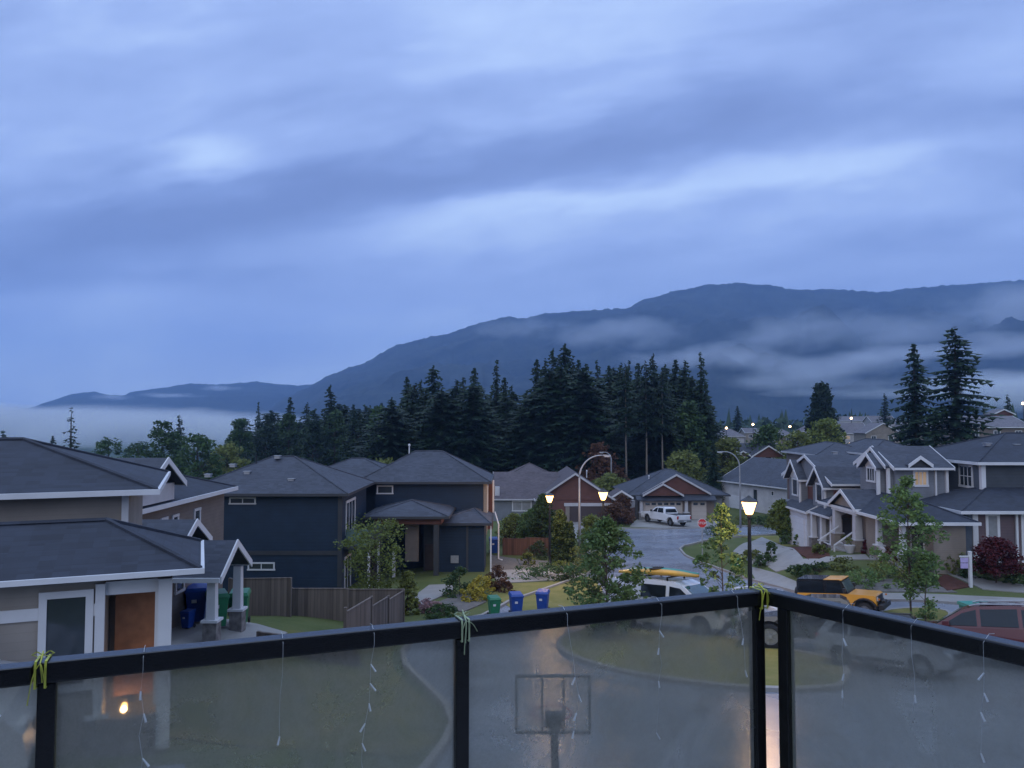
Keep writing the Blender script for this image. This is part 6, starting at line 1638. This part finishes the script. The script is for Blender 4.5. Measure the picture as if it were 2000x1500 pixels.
for i, px in enumerate((285, 548, 720, 1085, 1264, 1408)):
    y_ = 1204 + (895 - px) * 0.098; p = rp(px, y_ - 4); p = L1 + dl * (p - L1).dot(dl); strand(sl, p, dl, 6, 50 + i, -1)
sl2 = empty('light_string', (P4.x, P4.y, ZR), 0, 'unlit icicle light string hung along the right railing side', 'string lights'); ORG[sl2.name] = Vector(sl2.location)
wv = MB(); pts = []
for i in range(31):
    p = P4 + dr * (0.03 + 1.4 * i / 30); q_ = Vector((-dr.y, dr.x)) * 0.034
    pts.append((p.x + q_.x, p.y + q_.y, ZR - 0.066 - 0.006 * math.sin(i * 1.1)))
wv.tube(pts, 0.0014, 5).build('wire', M['wire'], sl2)
for i, u in enumerate((0.24, 0.46, 0.66)): strand(sl2, P4 + dr * u, dr, 6, 81 + i, -1)
sl3 = empty('light_string', (Lend.x, Lend.y, ZR), 0, 'short end of the icicle light string left of the leftmost post', 'string lights'); ORG[sl3.name] = Vector(sl3.location)
strand(sl3, L1 - dl * 0.11, dl, 6, 95, -1)
# ribbons tied round the rail
def ribbon(p, d, mat, label, seed, tails, w_=0.0026):
    rnd = random.Random(seed); o = empty('ribbon', (p.x, p.y, ZR), 0, label, 'ribbon'); ORG[o.name] = Vector(o.location)
    n = Vector((-d.y, d.x)); lp = MB(); r = 0.036
    def band(pts, w=w_):
        for a, b in zip(pts, pts[1:]):
            wv_ = Vector((d.x, d.y, 0)) * w; a, b = Vector(a), Vector(b)
            th = (b - a).cross(wv_).normalized() * 0.0012
            lp.prism([a - wv_ - th, b - wv_ - th, b + wv_ - th, a + wv_ - th], [a - wv_ + th, b - wv_ + th, b + wv_ + th, a + wv_ + th])
    for k in range(2):
        o_ = d * (k * 0.022 - 0.011); c = Vector((p.x + o_.x, p.y + o_.y, ZR))
        q = [c + Vector((n.x * s_, n.y * s_, z_)) for s_, z_ in ((-.033, -.06), (-.034, -.01), (-.03, .004), (.03, .004), (.034, -.01), (.033, -.06), (-.033, -.06))]
        band(q)
    lp.build('band', M[mat], o)
    for j in range(tails):
        lp = MB(); s_ = -1
        c = Vector((p.x + n.x * s_ * .036, p.y + n.y * s_ * .036, ZR + 0.002)); pts = [Vector((p.x, p.y, ZR + 0.014 + .004 * j)), c]
        dx = rnd.uniform(-0.05, 0.05); ln = rnd.uniform(0.035, 0.07) if j else 0.10
        for i in range(1, 6): pts.append(c + Vector((d.x * dx * (i / 5) ** 0.6, d.y * dx * (i / 5) ** 0.6, -ln * (i / 5) ** 1.2)) + Vector((n.x, n.y, 0)) * s_ * 0.004 * math.sin(i))
        band(pts, 0.0012); lp.build('tail', M[mat], o)
    lp = MB(); c = Vector((p.x, p.y, ZR + 0.012))
    for s_ in (-1, 1):
        band([c, c + Vector((d.x * .014 * s_, d.y * .014 * s_, .010)), c + Vector((d.x * .024 * s_, d.y * .024 * s_, .003)), c + Vector((d.x * .012 * s_, d.y * .012 * s_, -.003)), c], 0.002)
    lp.build('bow', M[mat], o)
ribbon(L1 - dl * 0.012, dl, 'ribbon', 'bright yellow ribbon tied round the leftmost post top', 3, 3)
ribbon(L2 + dl * 0.004, dl, 'ribbon2', 'pale green ribbon with long tails tied above the middle post', 9, 4)
ribbon(P3 + dl * 0.01, dl, 'ribbon', 'yellow ribbon tied at the corner of the railing', 13, 3)

# unseen house of the balcony, added behind the camera to shade and darken the railing
own = empty('unseen_balcony_house', (0, -4, T(0, 0)), 0, 'unseen dark house wall and eave added behind the balcony to shade the railing', 'house'); ORG[own.name] = Vector(own.location)
MB().box(-9, 8, -9, -1.6, 2.9, 11.2).build('wall', M['navy'], own)
MB().slab([(-9.6, -1.0, 11.1), (8.6, -1.0, 11.1), (8.6, -5.3, 12.8), (-9.6, -5.3, 12.8)], 0.2).build('roof', M['roof'], own)
win(own, 'N', -1.0, 1.0, 7.4, 9.5, -1.6, 0.1, 2, 1)
